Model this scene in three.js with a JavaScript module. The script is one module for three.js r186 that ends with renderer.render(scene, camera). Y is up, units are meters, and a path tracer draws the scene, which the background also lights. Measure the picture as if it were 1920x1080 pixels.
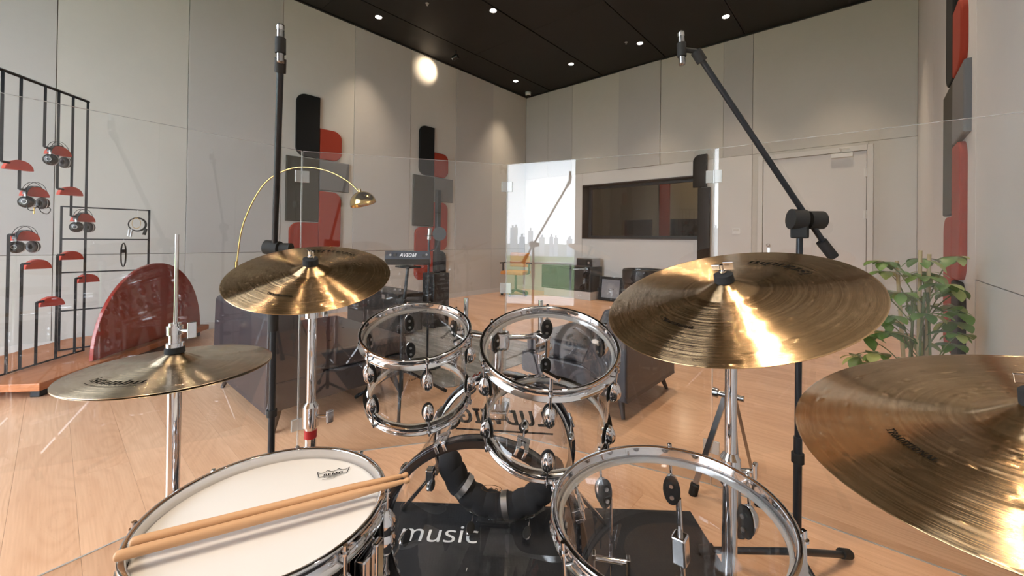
import * as THREE from 'three';
import { RoundedBoxGeometry } from 'three/addons/geometries/RoundedBoxGeometry.js';
import { mergeGeometries } from 'three/addons/utils/BufferGeometryUtils.js';
import { RectAreaLightUniformsLib } from 'three/addons/lights/RectAreaLightUniformsLib.js';

// ---------------------------------------------------------------- camera, sky, light, exposure
const scene = new THREE.Scene();
const camera = new THREE.PerspectiveCamera(2 * Math.atan(540 / 759.776) * 180 / Math.PI, 1920 / 1080, 0.05, 3000);
camera.position.set(0, 1.15, 0);
camera.rotation.order = 'YXZ';
camera.rotation.set(0.35168 * Math.PI / 180, 41.46022 * Math.PI / 180, 0.7474 * Math.PI / 180);
camera.setViewOffset(1920, 1080, 0, 96.18, 1920, 1080);      // shifted lens, as the photograph's verticals show
const renderer = new THREE.WebGLRenderer();
renderer.toneMapping = THREE.LinearToneMapping;
renderer.toneMappingExposure = 0.98;
renderer.shadowMap.enabled = true;
RectAreaLightUniformsLib.init();

let seed = 7;
function rnd(a = 0, b = 1) { seed = (seed * 1664525 + 1013904223) >>> 0; return a + (b - a) * seed / 4294967296; }

// bright overcast sky with soft cloud
const SKY = 11;
{
  const w = 256, h = 128, d = new Float32Array(w * h * 4);
  const n = [];
  for (let k = 0; k < 24; k++) n.push([rnd(1, 9) | 0, rnd(2, 9), rnd(0, 6.28), rnd(0, 6.28)]);
  for (let y = 0; y < h; y++) for (let x = 0; x < w; x++) {
    const e = (y + 0.5) / h - 0.5, a = x / w * Math.PI * 2;
    let c = 0; for (const [p, q, s, t] of n) c += Math.sin(p * a + s) * Math.sin(q * e * 6 + t); c = 0.5 + 0.5 * Math.tanh(c * 0.35);
    const up = Math.max(0, Math.sin(e * Math.PI)), o = (y * w + x) * 4, v = SKY * (0.82 + 0.3 * c - 0.12 * up);
    d[o] = v * (0.88 + 0.07 * c - 0.06 * up); d[o + 1] = v * (0.95 + 0.03 * c - 0.02 * up); d[o + 2] = v * 1.04; d[o + 3] = 1;
  }
  const t = new THREE.DataTexture(d, w, h, THREE.RGBAFormat, THREE.FloatType);
  t.mapping = THREE.EquirectangularReflectionMapping; t.magFilter = THREE.LinearFilter; t.needsUpdate = true;
  scene.background = t;
}

// ---------------------------------------------------------------- helpers
const V = (x, y, z) => new THREE.Vector3(x, y, z);
const taken = {};
function numbered(n) { taken[n] = (taken[n] ?? -1) + 1; return taken[n] ? `${n}_${String(taken[n]).padStart(3, '0')}` : n; }
function tag(o, label, category, group, kind) {
  if (label) o.userData.label = label; if (category) o.userData.category = category;
  if (group) o.userData.group = group; if (kind) o.userData.kind = kind; return o;
}
function thing(name, label, category, pos = [0, 0, 0], group) {
  const o = new THREE.Group(); o.name = numbered(name); o.position.set(...pos); scene.add(o); return tag(o, label, category, group);
}
function structure(name, pos = [0, 0, 0], label, category) {
  const o = new THREE.Group(); o.name = numbered(name); o.position.set(...pos); scene.add(o); o.userData.kind = 'structure';
  return tag(o, label, category);
}
function part(name, geo, mat, parent, label) {
  if (Array.isArray(geo)) geo = mergeAll(geo);
  const m = new THREE.Mesh(geo, mat); m.name = name; m.castShadow = m.receiveShadow = true; parent.add(m);
  if (label) m.userData.label = label; return m;
}
function mergeAll(list) {
  list = list.map((g) => { const k = g.index ? g.toNonIndexed() : g.clone(); for (const a of Object.keys(k.attributes)) if (!['position', 'normal', 'uv'].includes(a)) k.deleteAttribute(a); if (!k.attributes.uv) k.setAttribute('uv', new THREE.BufferAttribute(new Float32Array(k.attributes.position.count * 2), 2)); return k; });
  return list.length > 1 ? mergeGeometries(list) : list[0];
}
// boxes with uv in metres
function box(w, h, d, x = 0, y = 0, z = 0, bevel = 0) {
  const g = bevel ? new RoundedBoxGeometry(w, h, d, 2, bevel) : new THREE.BoxGeometry(w, h, d);
  g.translate(x, y, z); return uvBox(g);
}
function uvBox(g, ou = 0, ov = 0) {
  const k = g.index ? g.toNonIndexed() : g, p = k.attributes.position, n = k.attributes.normal, uv = new Float32Array(p.count * 2);
  for (let i = 0; i < p.count; i++) {
    const ax = Math.abs(n.getX(i)), ay = Math.abs(n.getY(i)), az = Math.abs(n.getZ(i));
    let u, v; if (ay >= ax && ay >= az) { u = p.getX(i); v = p.getZ(i); } else if (ax >= az) { u = p.getZ(i); v = p.getY(i); } else { u = p.getX(i); v = p.getY(i); }
    uv[2 * i] = u + ou; uv[2 * i + 1] = v + ov;
  }
  k.setAttribute('uv', new THREE.BufferAttribute(uv, 2)); return k;
}
function span(x0, x1, y0, y1, z0, z1, bevel = 0) { return box(x1 - x0, y1 - y0, z1 - z0, (x0 + x1) / 2, (y0 + y1) / 2, (z0 + z1) / 2, bevel); }
function rod(a, b, r, r2 = r, seg = 14) {
  a = Array.isArray(a) ? V(...a) : a; b = Array.isArray(b) ? V(...b) : b;
  const d = b.clone().sub(a), g = new THREE.CylinderGeometry(r2, r, d.length(), seg);
  g.applyQuaternion(new THREE.Quaternion().setFromUnitVectors(V(0, 1, 0), d.clone().normalize()));
  g.translate((a.x + b.x) / 2, (a.y + b.y) / 2, (a.z + b.z) / 2); return g;
}
function bar(a, b, w, h) {                                   // rectangular bar between two points
  a = V(...a); b = V(...b); const d = b.clone().sub(a), g = new THREE.BoxGeometry(w, d.length(), h);
  g.applyQuaternion(new THREE.Quaternion().setFromUnitVectors(V(0, 1, 0), d.clone().normalize()));
  g.translate((a.x + b.x) / 2, (a.y + b.y) / 2, (a.z + b.z) / 2); return g;
}
function tube(pts, r, seg = 40, rs = 10, closed = false) {
  return new THREE.TubeGeometry(new THREE.CatmullRomCurve3(pts.map((p) => Array.isArray(p) ? V(...p) : p), closed), seg, r, rs, closed);
}
function lathe(profile, seg = 64) { return new THREE.LatheGeometry(profile.map(([r, y]) => new THREE.Vector2(Math.max(r, 1e-5), y)), seg); }
function ball(r, x, y, z, sx = 1, sy = 1, sz = 1, seg = 16) { const g = new THREE.SphereGeometry(r, seg, seg * 0.75 | 0); g.scale(sx, sy, sz); g.translate(x, y, z); return g; }
function moved(g, x, y, z) { return g.translate(x, y, z); }
function turnY(g, a) { return g.rotateY(a); }
function tilt(o, n) { o.quaternion.setFromUnitVectors(V(0, 1, 0), V(...n).normalize()); return o; }
function roundedShape(w, h, [tl, tr, br, bl]) {                  // origin at lower left corner
  const s = new THREE.Shape(); s.moveTo(bl, 0); s.lineTo(w - br, 0); if (br) s.absarc(w - br, br, br, -Math.PI / 2, 0);
  s.lineTo(w, h - tr); if (tr) s.absarc(w - tr, h - tr, tr, 0, Math.PI / 2); s.lineTo(tl, h); if (tl) s.absarc(tl, h - tl, tl, Math.PI / 2, Math.PI);
  s.lineTo(0, bl); if (bl) s.absarc(bl, bl, bl, Math.PI, Math.PI * 1.5); return s;
}
function slab(shape, depth, bevel = 0.006) {
  return new THREE.ExtrudeGeometry(shape, { depth: depth - 2 * bevel, bevelEnabled: bevel > 0, bevelThickness: bevel, bevelSize: bevel, bevelOffset: -bevel, bevelSegments: 2, curveSegments: 12 });
}

// ---------------------------------------------------------------- textures
function noiseTex(w, h, f, srgb = false) {
  const d = new Uint8Array(w * h * 4);
  for (let y = 0; y < h; y++) for (let x = 0; x < w; x++) { const c = f(x / w, y / h, x, y), o = (y * w + x) * 4; for (let k = 0; k < 3; k++) d[o + k] = Math.max(0, Math.min(255, (Array.isArray(c) ? c[k] : c) * 255)); d[o + 3] = 255; }
  const t = new THREE.DataTexture(d, w, h, THREE.RGBAFormat); t.wrapS = t.wrapT = THREE.RepeatWrapping; t.magFilter = THREE.LinearFilter; t.minFilter = THREE.LinearFilter;
  if (srgb) t.colorSpace = THREE.SRGBColorSpace; t.needsUpdate = true; return t;
}
function hash(x, y) { let h = (x * 374761393 + y * 668265263) | 0; h = Math.imul(h ^ (h >>> 13), 1274126177); return ((h ^ (h >>> 16)) >>> 0) / 4294967296; }
function vnoise(x, y, px, py) {                              // periodic value noise
  const xi = Math.floor(x), yi = Math.floor(y), fx = x - xi, fy = y - yi, s = fx * fx * (3 - 2 * fx), t = fy * fy * (3 - 2 * fy);
  const q = (a, b) => hash(((a % px) + px) % px, ((b % py) + py) % py);
  return (q(xi, yi) * (1 - s) + q(xi + 1, yi) * s) * (1 - t) + (q(xi, yi + 1) * (1 - s) + q(xi + 1, yi + 1) * s) * t;
}
// wood: grain along u, 2 m by 1 m
function woodTex(dark, light, warp) {
  return noiseTex(1024, 512, (u, v) => {
    const bend = warp * (vnoise(u * 4, v * 5, 4, 5) - 0.5) + 0.4 * warp * (vnoise(u * 9, v * 11, 9, 11) - 0.5);
    const ring = Math.pow(0.5 + 0.5 * Math.sin((v * 18 + bend * 6) * Math.PI * 2), 2);
    const fine = vnoise(u * 16, v * 256, 16, 256), broad = vnoise(u * 3, v * 7, 3, 7), pore = vnoise(u * 60, v * 480, 60, 480);
    let t = 0.58 - 0.13 * ring + 0.20 * fine + 0.30 * (broad - 0.5); if (pore > 0.88) t -= 0.12;
    return dark.map((c, k) => c + (light[k] - c) * t);
  }, true);
}
const woodFloor = woodTex([0.75, 0.545, 0.405], [0.955, 0.79, 0.655], 0.8);
const fabricBump = noiseTex(256, 256, (u, v, x, y) => 0.5 + 0.25 * (Math.sin(x * Math.PI / 2) * Math.sin(y * Math.PI / 2)) + 0.3 * (hash(x, y) - 0.5));
const plasterTone = noiseTex(256, 256, (u, v) => { const n = 0.5 * vnoise(u * 8, v * 8, 8, 8) + 0.3 * vnoise(u * 31, v * 31, 31, 31) + 0.2 * vnoise(u * 90, v * 90, 90, 90), c = 0.955 + 0.045 * n; return [c, c, c]; }, false);
plasterTone.repeat.set(0.5, 0.5);
const rugTone = noiseTex(512, 512, (u, v, x, y) => { const n = 0.35 * vnoise(u * 40, v * 160, 40, 160) + 0.65 * vnoise(u * 6, v * 30, 6, 30); const c = 0.42 + 0.22 * n; return [c, c * 0.99, c * 0.98]; }, true);

function std(color, roughness, metalness = 0, extra = {}) {
  const c = Array.isArray(color) ? new THREE.Color().setRGB(...color) : new THREE.Color(color);
  return new THREE.MeshPhysicalMaterial({ color: c, roughness, metalness, ...extra });
}
const clear = (color = [0.985, 0.99, 0.99], extra = {}) => std(color, 0, 0, { transmission: 1, thickness: 0, ior: 1.49, ...extra });
const M = {
  floor: std([1, 1, 1], 0.34, 0, { map: woodFloor, clearcoat: 0.25, clearcoatRoughness: 0.18 }),
  joint: std([0.42, 0.26, 0.14], 0.8),
  wallLight: std([0.60, 0.58, 0.54], 0.85, 0, { map: plasterTone, bumpMap: fabricBump, bumpScale: 0.0003 }),
  wallGrey: std([0.53, 0.515, 0.50], 0.9, 0, { map: plasterTone, bumpMap: fabricBump, bumpScale: 0.0004 }),
  wallWhite: std([0.71, 0.695, 0.68], 0.8, 0, { map: plasterTone }),
  wallJoint: std([0.20, 0.18, 0.16], 0.9),
  trim: std([0.66, 0.64, 0.61], 0.5),
  ceiling: std([0.010, 0.009, 0.008], 0.65), ceilingJoint: std([0.05, 0.047, 0.045], 0.7),
  chrome: std([0.66, 0.66, 0.675], 0.06, 1), satin: std([0.62, 0.62, 0.63], 0.28, 1), steelDark: std([0.32, 0.32, 0.33], 0.2, 1),
  black: std([0.012, 0.012, 0.013], 0.42), blackGloss: std([0.010, 0.010, 0.012], 0.16), rubber: std([0.014, 0.014, 0.014], 0.75),
  blackMetal: std([0.022, 0.026, 0.032], 0.35, 0.4), blackCloth: std([0.010, 0.010, 0.012], 0.95, 0, { bumpMap: fabricBump, bumpScale: 0.0006 }),
  acrylic: clear(), acrylicEdge: std([0.82, 0.84, 0.84], 0.12, 0, { transmission: 0.62, thickness: 0, ior: 1.49 }),
  clearHead: clear([0.96, 0.96, 0.96], { roughness: 0.03 }),
  coated: std([0.74, 0.735, 0.735], 0.8), headRing: std([0.80, 0.80, 0.79], 0.25, 0, { transmission: 0.7, thickness: 0 }),
  felt: std([0.018, 0.02, 0.024], 0.95), redTape: std([0.50, 0.018, 0.02], 0.45),
  stick: std([0.62, 0.36, 0.19], 0.5), plank: std([0.66, 0.40, 0.24], 0.45, 0, { map: woodFloor }),
  red: std([0.31, 0.034, 0.014], 0.9, 0, { bumpMap: fabricBump, bumpScale: 0.0008 }), fabricBlack: std([0.006, 0.006, 0.006], 0.95, 0, { bumpMap: fabricBump, bumpScale: 0.0008 }),
  olive: std([0.050, 0.045, 0.034], 0.95, 0, { bumpMap: fabricBump, bumpScale: 0.0008 }), fabricGrey: std([0.165, 0.16, 0.16], 0.95, 0, { bumpMap: fabricBump, bumpScale: 0.0012 }),
  redPaint: std([0.30, 0.022, 0.012], 0.28, 0, { clearcoat: 0.5, clearcoatRoughness: 0.1 }), redHook: std([0.50, 0.055, 0.035], 0.45),
  leather: std([0.030, 0.031, 0.040], 0.32, 0, { clearcoat: 0.2, clearcoatRoughness: 0.25 }),
  brass: std([0.70, 0.50, 0.20], 0.18, 1), orange: std([0.60, 0.24, 0.045], 0.6), rug: std([1, 1, 1], 0.98, 0, { map: rugTone, bumpMap: fabricBump, bumpScale: 0.003 }),
  white: std([0.75, 0.75, 0.74], 0.45), whiteInk: std([0.82, 0.82, 0.82], 0.6), greyCloth: std([0.30, 0.30, 0.31], 0.9), mat: std([0.020, 0.020, 0.023], 0.95, 0, { bumpMap: fabricBump, bumpScale: 0.001 }),
  darkWood: std([0.050, 0.032, 0.024], 0.5), leafDark: std([0.055, 0.15, 0.025], 0.42, 0, { transmission: 0.15, thickness: 0 }), leaf: std([0.13, 0.26, 0.045], 0.42, 0, { transmission: 0.2, thickness: 0 }),
  leafPale: std([0.36, 0.42, 0.13], 0.45, 0, { transmission: 0.2, thickness: 0 }), stem: std([0.13, 0.17, 0.05], 0.7), cane: std([0.50, 0.38, 0.19], 0.6), soil: std([0.03, 0.02, 0.015], 0.95), pot: std([0.55, 0.54, 0.52], 0.5),
  yellow: std([0.55, 0.36, 0.10], 0.6), gold: std([0.80, 0.55, 0.22], 0.25, 1),
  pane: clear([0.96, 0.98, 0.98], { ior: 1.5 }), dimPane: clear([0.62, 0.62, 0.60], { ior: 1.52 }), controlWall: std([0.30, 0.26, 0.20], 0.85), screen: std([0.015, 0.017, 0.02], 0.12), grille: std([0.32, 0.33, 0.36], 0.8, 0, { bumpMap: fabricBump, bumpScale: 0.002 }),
};
// ink: printed lettering cut out by its own alpha
function ink(text, w, h, draw, color = [0.012, 0.011, 0.010], rough = 0.5, extra = {}) {
  const c = document.createElement('canvas'); c.width = w; c.height = h; const x = c.getContext('2d');
  x.fillStyle = '#000'; x.fillRect(0, 0, w, h); x.fillStyle = x.strokeStyle = '#fff'; x.textAlign = 'center'; x.textBaseline = 'middle'; draw(x, w, h, text);
  const t = new THREE.CanvasTexture(c); t.magFilter = THREE.LinearFilter;
  return std(color, rough, 0, { alphaMap: t, alphaTest: 0.5, side: THREE.DoubleSide, specularIntensity: 0, polygonOffset: true, polygonOffsetFactor: -1, ...extra });
}
const WARM = new THREE.Color().setRGB(1, 0.79, 0.56);
const glow = new THREE.MeshStandardMaterial({ color: 0x000000, emissive: WARM.clone().lerp(new THREE.Color(1, 1, 1), 0.5), emissiveIntensity: 9 });
woodFloor.repeat.set(0.5, 1);

// ---------------------------------------------------------------- the room
const XL = -6.05, XR = 0.45, ZB = -7.3, ZF = 2.5, H = 4.47;

{ // plank floor: each board a part
  const f = structure('floor');
  part('subfloor', span(XL - 0.3, XR + 0.3, -0.25, -0.016, ZB - 0.3, ZF + 0.3), M.joint, f);
  const w = 0.19, rows = Math.ceil((ZF - ZB) / w);
  for (let r = 0; r < rows; r++) {
    const z0 = ZB + r * w, z1 = Math.min(z0 + w, ZF);
    let x = XL - rnd(0, 1.6);
    while (x < XR) {
      const a = Math.max(x, XL), b = Math.min(x + 1.9, XR);
      if (b - a > 0.02) { const g = uvBox(new THREE.BoxGeometry(b - a - 0.0007, 0.016, z1 - z0 - 0.0007), rnd(0, 8), rnd(0, 4)); part('plank', moved(g, (a + b) / 2, -0.008, (z0 + z1) / 2), M.floor, f); }
      x += 1.9;
    }
  }
}
{ // left wall: upholstered panels on a 1.03 m grid, a joint at 0.93 m
  const w = structure('wall_left');
  part('backing', span(XL - 0.3, XL - 0.03, -0.2, H + 0.3, ZB - 0.3, ZF + 0.3), M.wallJoint, w);
  const cut = [2.5, 2.06, 1.03, 0, -1.034, -2.05, -3.088, -4.12, -5.166, -6.187, ZB];
  for (let k = 0; k < cut.length - 1; k++) {
    const z1 = cut[k] - 0.002, z0 = cut[k + 1] + 0.002, grey = k % 2 === 0 && k > 1, t = grey ? 0.006 : 0;
    part('panel', span(XL - 0.03, XL + t, 0.937, H, z0, z1, 0.003), grey ? M.wallGrey : M.wallLight, w);
    part('panel', span(XL - 0.03, XL, 0, 0.932, z0, z1, 0.003), M.wallLight, w);
  }
  const b = structure('baseboard_left'); part('board', span(XL, XL + 0.012, 0, 0.088, ZB, ZF, 0.003), M.trim, b);
}
{ // back wall with the control room window and the door opening
  const w = structure('wall_back'), T = 0.3, z1 = ZB, z0 = ZB - T;
  const wx0 = -4.50, wx1 = -2.16, wy0 = 1.18, wy1 = 2.29, dx0 = -1.27, dx1 = -0.02, dy = 2.44;
  const W = (a, b, c, d) => span(a, b, c, d, z0, z1 - 0.02);
  part('masonry', [W(XL - 0.3, wx0, -0.2, H + 0.3), W(wx0, wx1, -0.2, wy0), W(wx0, wx1, wy1, H + 0.3), W(wx1, dx0, -0.2, H + 0.3), W(dx0, dx1, dy, H + 0.3), W(dx1, XR + 0.3, -0.2, H + 0.3), span(dx0 - 0.05, dx1 + 0.05, -0.2, dy + 0.05, z0 - 0.05, z0)], M.wallJoint, w);  // last box: unseen backing added to keep sky light out of the door gaps
  const P = (a, b, c, d, m, t = 0) => part('panel', span(a + 0.002, b - 0.002, c + 0.002, d - 0.002, z1 - 0.02, z1 + t, 0.003), m, w);
  P(XL, -5.413, 2.54, H, M.wallGrey); P(-5.413, -4.781, 2.54, H, M.wallGrey); P(-4.781, -3.697, 2.54, H, M.wallLight); P(-3.697, -2.875, 2.54, H, M.wallGrey, 0.02);
  P(-2.875, -1.826, 2.54, H, M.wallLight); P(-1.826, -1.401, 2.54, H, M.wallGrey); P(-1.401, XR, 2.54, H, M.wallLight);
  P(XL, wx0, 0, 2.54, M.wallWhite); P(wx0, wx1, 0, wy0, M.wallWhite); P(wx0, wx1, wy1, 2.54, M.wallWhite); P(wx1, -1.401, 0, 2.54, M.wallWhite);
  P(-1.401, dx0, 0, 2.54, M.wallLight); P(dx0, dx1, dy, 2.54, M.wallLight); P(dx1, XR, 0, 2.54, M.wallLight);
  const b = structure('baseboard_back'); part('board', [span(XL, dx0 - 0.05, 0, 0.088, z1, z1 + 0.012), span(dx1 + 0.05, XR, 0, 0.088, z1, z1 + 0.012)], M.trim, b);
  // window of the control room
  const n = structure('window_1');
  part('reveal', [span(wx0, wx1, wy1 - 0.02, wy1, z0, z1 + 0.012), span(wx0, wx0 + 0.02, wy0, wy1, z0, z1 + 0.012), span(wx1 - 0.02, wx1, wy0, wy1, z0, z1 + 0.012), span(wx0, wx1, wy0, wy0 + 0.02, z0, z1 + 0.012)], M.darkWood, n);
  part('frame', [span(wx0 + 0.02, wx1 - 0.02, wy1 - 0.07, wy1 - 0.02, z0 + 0.02, z0 + 0.08), span(wx0 + 0.02, wx1 - 0.02, wy0 + 0.02, wy0 + 0.07, z0 + 0.02, z0 + 0.08), span(wx0 + 0.02, wx0 + 0.08, wy0 + 0.07, wy1 - 0.07, z0 + 0.02, z0 + 0.08), span(wx1 - 0.08, wx1 - 0.02, wy0 + 0.07, wy1 - 0.07, z0 + 0.02, z0 + 0.08)], M.black, n);
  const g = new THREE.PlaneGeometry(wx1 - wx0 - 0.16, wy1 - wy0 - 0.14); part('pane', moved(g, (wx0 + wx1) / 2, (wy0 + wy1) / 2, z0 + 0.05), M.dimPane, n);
  // dim control room behind the pane
  const c = structure('wall_control_room'); const cz = z0 - 2.6;
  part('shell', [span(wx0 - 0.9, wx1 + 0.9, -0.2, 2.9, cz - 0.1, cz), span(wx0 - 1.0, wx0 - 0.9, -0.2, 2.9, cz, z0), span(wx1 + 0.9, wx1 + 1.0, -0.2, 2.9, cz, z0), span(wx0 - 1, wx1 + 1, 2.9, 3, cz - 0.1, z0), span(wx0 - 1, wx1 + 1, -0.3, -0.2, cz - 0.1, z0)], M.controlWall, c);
  part('baffle', [span(-4.0, -3.75, 0.5, 2.6, cz, cz + 0.06), span(-2.9, -2.65, 0.5, 2.6, cz, cz + 0.06)], M.red, c);
  const mon = (x, label) => { const t = thing('desk_monitor', label, 'monitor', [x, 0.95, z0 - 0.75], 'monitors in the control room'); part('screen', box(0.62, 0.42, 0.03, 0, 0.44, 0, 0.008), M.screen, t); part('stand', [rod([0, 0.012, -0.03], [0, 0.3, -0.03], 0.02), box(0.25, 0.012, 0.18, 0, 0.006, -0.03)], M.black, t); };
  mon(-3.75, 'dark flat monitor on the control room desk behind the window'); mon(-2.75, 'dark flat monitor on the control room desk behind the window');
  const d = thing('control_desk', 'long dark desk inside the control room behind the window', 'desk', [-3.3, -0.2, z0 - 0.8]);
  part('desk_top', box(2.6, 0.05, 0.7, 0, 1.125, 0, 0.006), M.black, d); for (const s of [-1.25, 1.25]) part('side', box(0.05, 1.1, 0.65, s, 0.55, 0), M.black, d);
  // ceiling lamp and point light added to brighten the control room
  const cl = thing('added_control_room_lamp', 'added small ceiling lamp brightening the inside of the control room', 'lamp', [-3.0, 2.9, z0 - 1.5]); part('lamp', moved(new THREE.CylinderGeometry(0.06, 0.06, 0.01, 24), 0, -0.006, 0), glow, cl); part('ring', lathe([[0.06, 0], [0.075, -0.012], [0.078, 0]], 24), M.black, cl);
  const pl = new THREE.PointLight(WARM, 2.6, 0, 2); pl.position.set(-3.0, 2.85, z0 - 1.5); pl.castShadow = true; pl.shadow.radius = 3; scene.add(pl);
  // door
  const o = structure('door_1');
  part('frame', [span(dx0 - 0.05, dx0 + 0.015, 0, dy + 0.06, z1 - 0.1, z1 + 0.018, 0.004), span(dx1 - 0.015, dx1 + 0.05, 0, dy + 0.06, z1 - 0.1, z1 + 0.018, 0.004), span(dx0 + 0.015, dx1 - 0.015, dy - 0.015, dy + 0.06, z1 - 0.1, z1 + 0.018, 0.004)], M.trim, o);
  const leaf = part('leaf', span(dx0 + 0.02, dx1 - 0.02, 0.006, dy - 0.02, z1 - 0.06, z1 - 0.004, 0.003), M.wallWhite, o);
  part('closer', [span(-0.42, -0.18, dy - 0.09, dy - 0.03, z1 - 0.004, z1 + 0.05, 0.006), bar([-0.3, dy - 0.02, z1 + 0.03], [-0.33, dy + 0.035, z1 + 0.07], 0.012, 0.008), bar([-0.33, dy + 0.035, z1 + 0.07], [-0.22, dy + 0.03, z1 + 0.02], 0.012, 0.008)], M.white, o);
  for (const y of [0.25, 1.55, 2.12]) part('hinge', [rod([dx1 - 0.018, y - 0.06, z1 + 0.004], [dx1 - 0.018, y + 0.06, z1 + 0.004], 0.010), span(dx1 - 0.05, dx1 - 0.02, y - 0.055, y + 0.055, z1 - 0.004, z1)], M.white, o);
  part('handle', [ball(0.026, -1.17, 1.11, z1 + 0.045), rod([-1.17, 1.11, z1 - 0.004], [-1.17, 1.11, z1 + 0.04], 0.009), span(-1.185, -1.155, 0.93, 1.07, z1 - 0.004, z1 + 0.003)], M.satin, o);
}
{ // right wall
  const w = structure('wall_right');
  part('backing', span(XR + 0.03, XR + 0.3, -0.2, H + 0.3, ZB - 0.3, ZF + 0.3), M.wallJoint, w);
  const cut = [2.5, 0.6, -0.42, -1.44, -2.46, -3.48]; 
  for (let k = 0; k < cut.length - 1; k++) { part('panel', span(XR, XR + 0.03, 0.955, H, cut[k + 1] + 0.002, cut[k] - 0.002, 0.003), M.wallWhite, w); part('panel', span(XR + 0.002, XR + 0.03, 0, 0.951, cut[k + 1] + 0.002, cut[k] - 0.002, 0.003), M.wallWhite, w); }
  part('panel', span(XR, XR + 0.03, 0, H, -5.6, -3.484, 0.003), M.wallWhite, w); part('panel', span(XR, XR + 0.03, 0, H, ZB, -5.604, 0.003), M.wallWhite, w);
  const b = structure('baseboard_right'); part('board', span(XR - 0.012, XR, 0, 0.088, ZB, ZF), M.trim, b);
}
{ // wall behind the camera with the tall window
  const w = structure('wall_front'), a = -4.7, b = -1.30, y1 = 4.1, z = ZF;
  part('masonry', [span(XL - 0.3, a, -0.2, H + 0.3, z, z + 0.3), span(b, XR + 0.3, -0.2, H + 0.3, z, z + 0.3), span(a, b, y1, H + 0.3, z, z + 0.3), span(a, b, -0.2, 0.0, z, z + 0.3)], M.wallWhite, w);
  const n = structure('window_2');
  const m = [a + 0.03, -3.0, b - 0.03];
  for (const x of m) part('mullion', span(x - 0.03, x + 0.03, 0, y1, z + 0.12, z + 0.2, 0.004), M.trim, n);
  for (const y of [0.03, y1 - 0.03]) part('rail', span(a + 0.06, b - 0.06, y - 0.03, y + 0.03, z + 0.12, z + 0.2, 0.004), M.trim, n);
  for (let k = 0; k < 2; k++) { const g = new THREE.PlaneGeometry(m[k + 1] - m[k] - 0.06, y1 - 0.12); g.rotateY(Math.PI); part('pane', moved(g, (m[k] + m[k + 1]) / 2, y1 / 2, z + 0.16), M.pane, n); }
}
{ // black ceiling boards with slightly lighter joints
  const c = structure('ceiling');
  part('backing', span(XL - 0.3, XR + 0.3, H + 0.02, H + 0.3, ZB - 0.3, ZF + 0.3), M.ceilingJoint, c);
  const xs = [XL, -5.352, -4.055, -2.776, -1.508, -0.23, XR], zs = [ZB, -5.0, -2.55, -0.1, ZF];
  for (let i = 0; i < xs.length - 1; i++) for (let k = 0; k < zs.length - 1; k++) part('board', span(xs[i] + (i ? 0.012 : 0), xs[i + 1] - 0.012, H, H + 0.025, zs[k] + (k ? 0.002 : 0), zs[k + 1] - 0.002), M.ceiling, c);
  const t = structure('trim_1'); part('edge', [span(XL, XL + 0.03, H - 0.02, H, ZB, ZF), span(XL, XR, H - 0.02, H, ZB, ZB + 0.03)], M.black, t);
}
// ---------------------------------------------------------------- ceiling fittings
function spot(x, y, z, tx, ty, tz, power, angle, penumbra, radius) {
  const l = new THREE.SpotLight(WARM, power, 0, angle, penumbra, 2); l.position.set(x, y, z); l.target.position.set(tx, ty, tz); scene.add(l, l.target);
  l.castShadow = true; l.shadow.radius = radius; return l;
}
const DOWN = 17;
function downlight(x, z) {
  const t = thing('downlight', 'round recessed downlight glowing warm white in the black ceiling', 'downlight', [x, H, z], 'recessed downlights in the black ceiling');
  part('ring', lathe([[0.05, -0.001], [0.062, -0.004], [0.066, -0.001], [0.066, 0], [0.05, 0]], 32), M.black, t);
  part('lamp', moved(new THREE.CylinderGeometry(0.047, 0.047, 0.004, 28), 0, -0.0035, 0), glow, t);
  spot(x, H - 0.012, z, x, 0, z, DOWN, 0.6, 1.0, 2.3);
}
for (const [x, z] of [[-5.59, -6.38], [-4.245, -6.425], [-2.914, -6.48], [-1.609, -6.515], [-5.566, -3.2], [-4.124, -4.19]]) downlight(x, z);
for (const [x, z] of [[-2.8, -3.2], [-1.45, -3.3], [-0.5, -1.5], [-0.35, -0.6], [-0.4, 1.0], [-2.8, 0.5], [-0.3, -6.5], [-0.2, -4.0]]) downlight(x, z);   // unseen: some match cymbal streaks, others added to brighten floor and right wall
{ // tiltable ceiling spot that makes the pool of light high on the left wall
  const t = thing('ceiling_spotlight', 'small black cylinder spotlight on the ceiling aimed at the left wall', 'spotlight', [-5.5, H, -4.67]);
  part('bracket', rod([0, 0, 0], [0, -0.05, 0], 0.01), M.black, t);
  const a = V(0.03, -0.10, -0.01), b = V(-0.06, -0.13, 0.025);
  part('can', rod(a, b, 0.042, 0.042, 24), M.black, t);
  const d = b.clone().sub(a).normalize(); const e = b.clone().addScaledVector(d, 0.003);
  part('lamp', rod(b.clone().addScaledVector(d, 0.0005), e, 0.034, 0.034, 20), glow, t);
  const o = e.clone().addScaledVector(d, 0.01); spot(-5.5 + o.x, H + o.y, -4.67 + o.z, XL, 4.22, -4.47, 5, 0.5, 0.8, 1.6);
}
{ const t = thing('dome_camera', 'small white dome security camera in the ceiling corner', 'camera', [-5.80, H, -7.05]);
  part('housing', lathe([[0, -0.075], [0.05, -0.075], [0.062, -0.05], [0.064, 0], [0, 0]], 28), M.white, t); part('dome', moved(new THREE.SphereGeometry(0.042, 20, 12, 0, 6.3, Math.PI / 2, Math.PI / 2), 0, -0.075, 0), M.blackGloss, t); }
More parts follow.
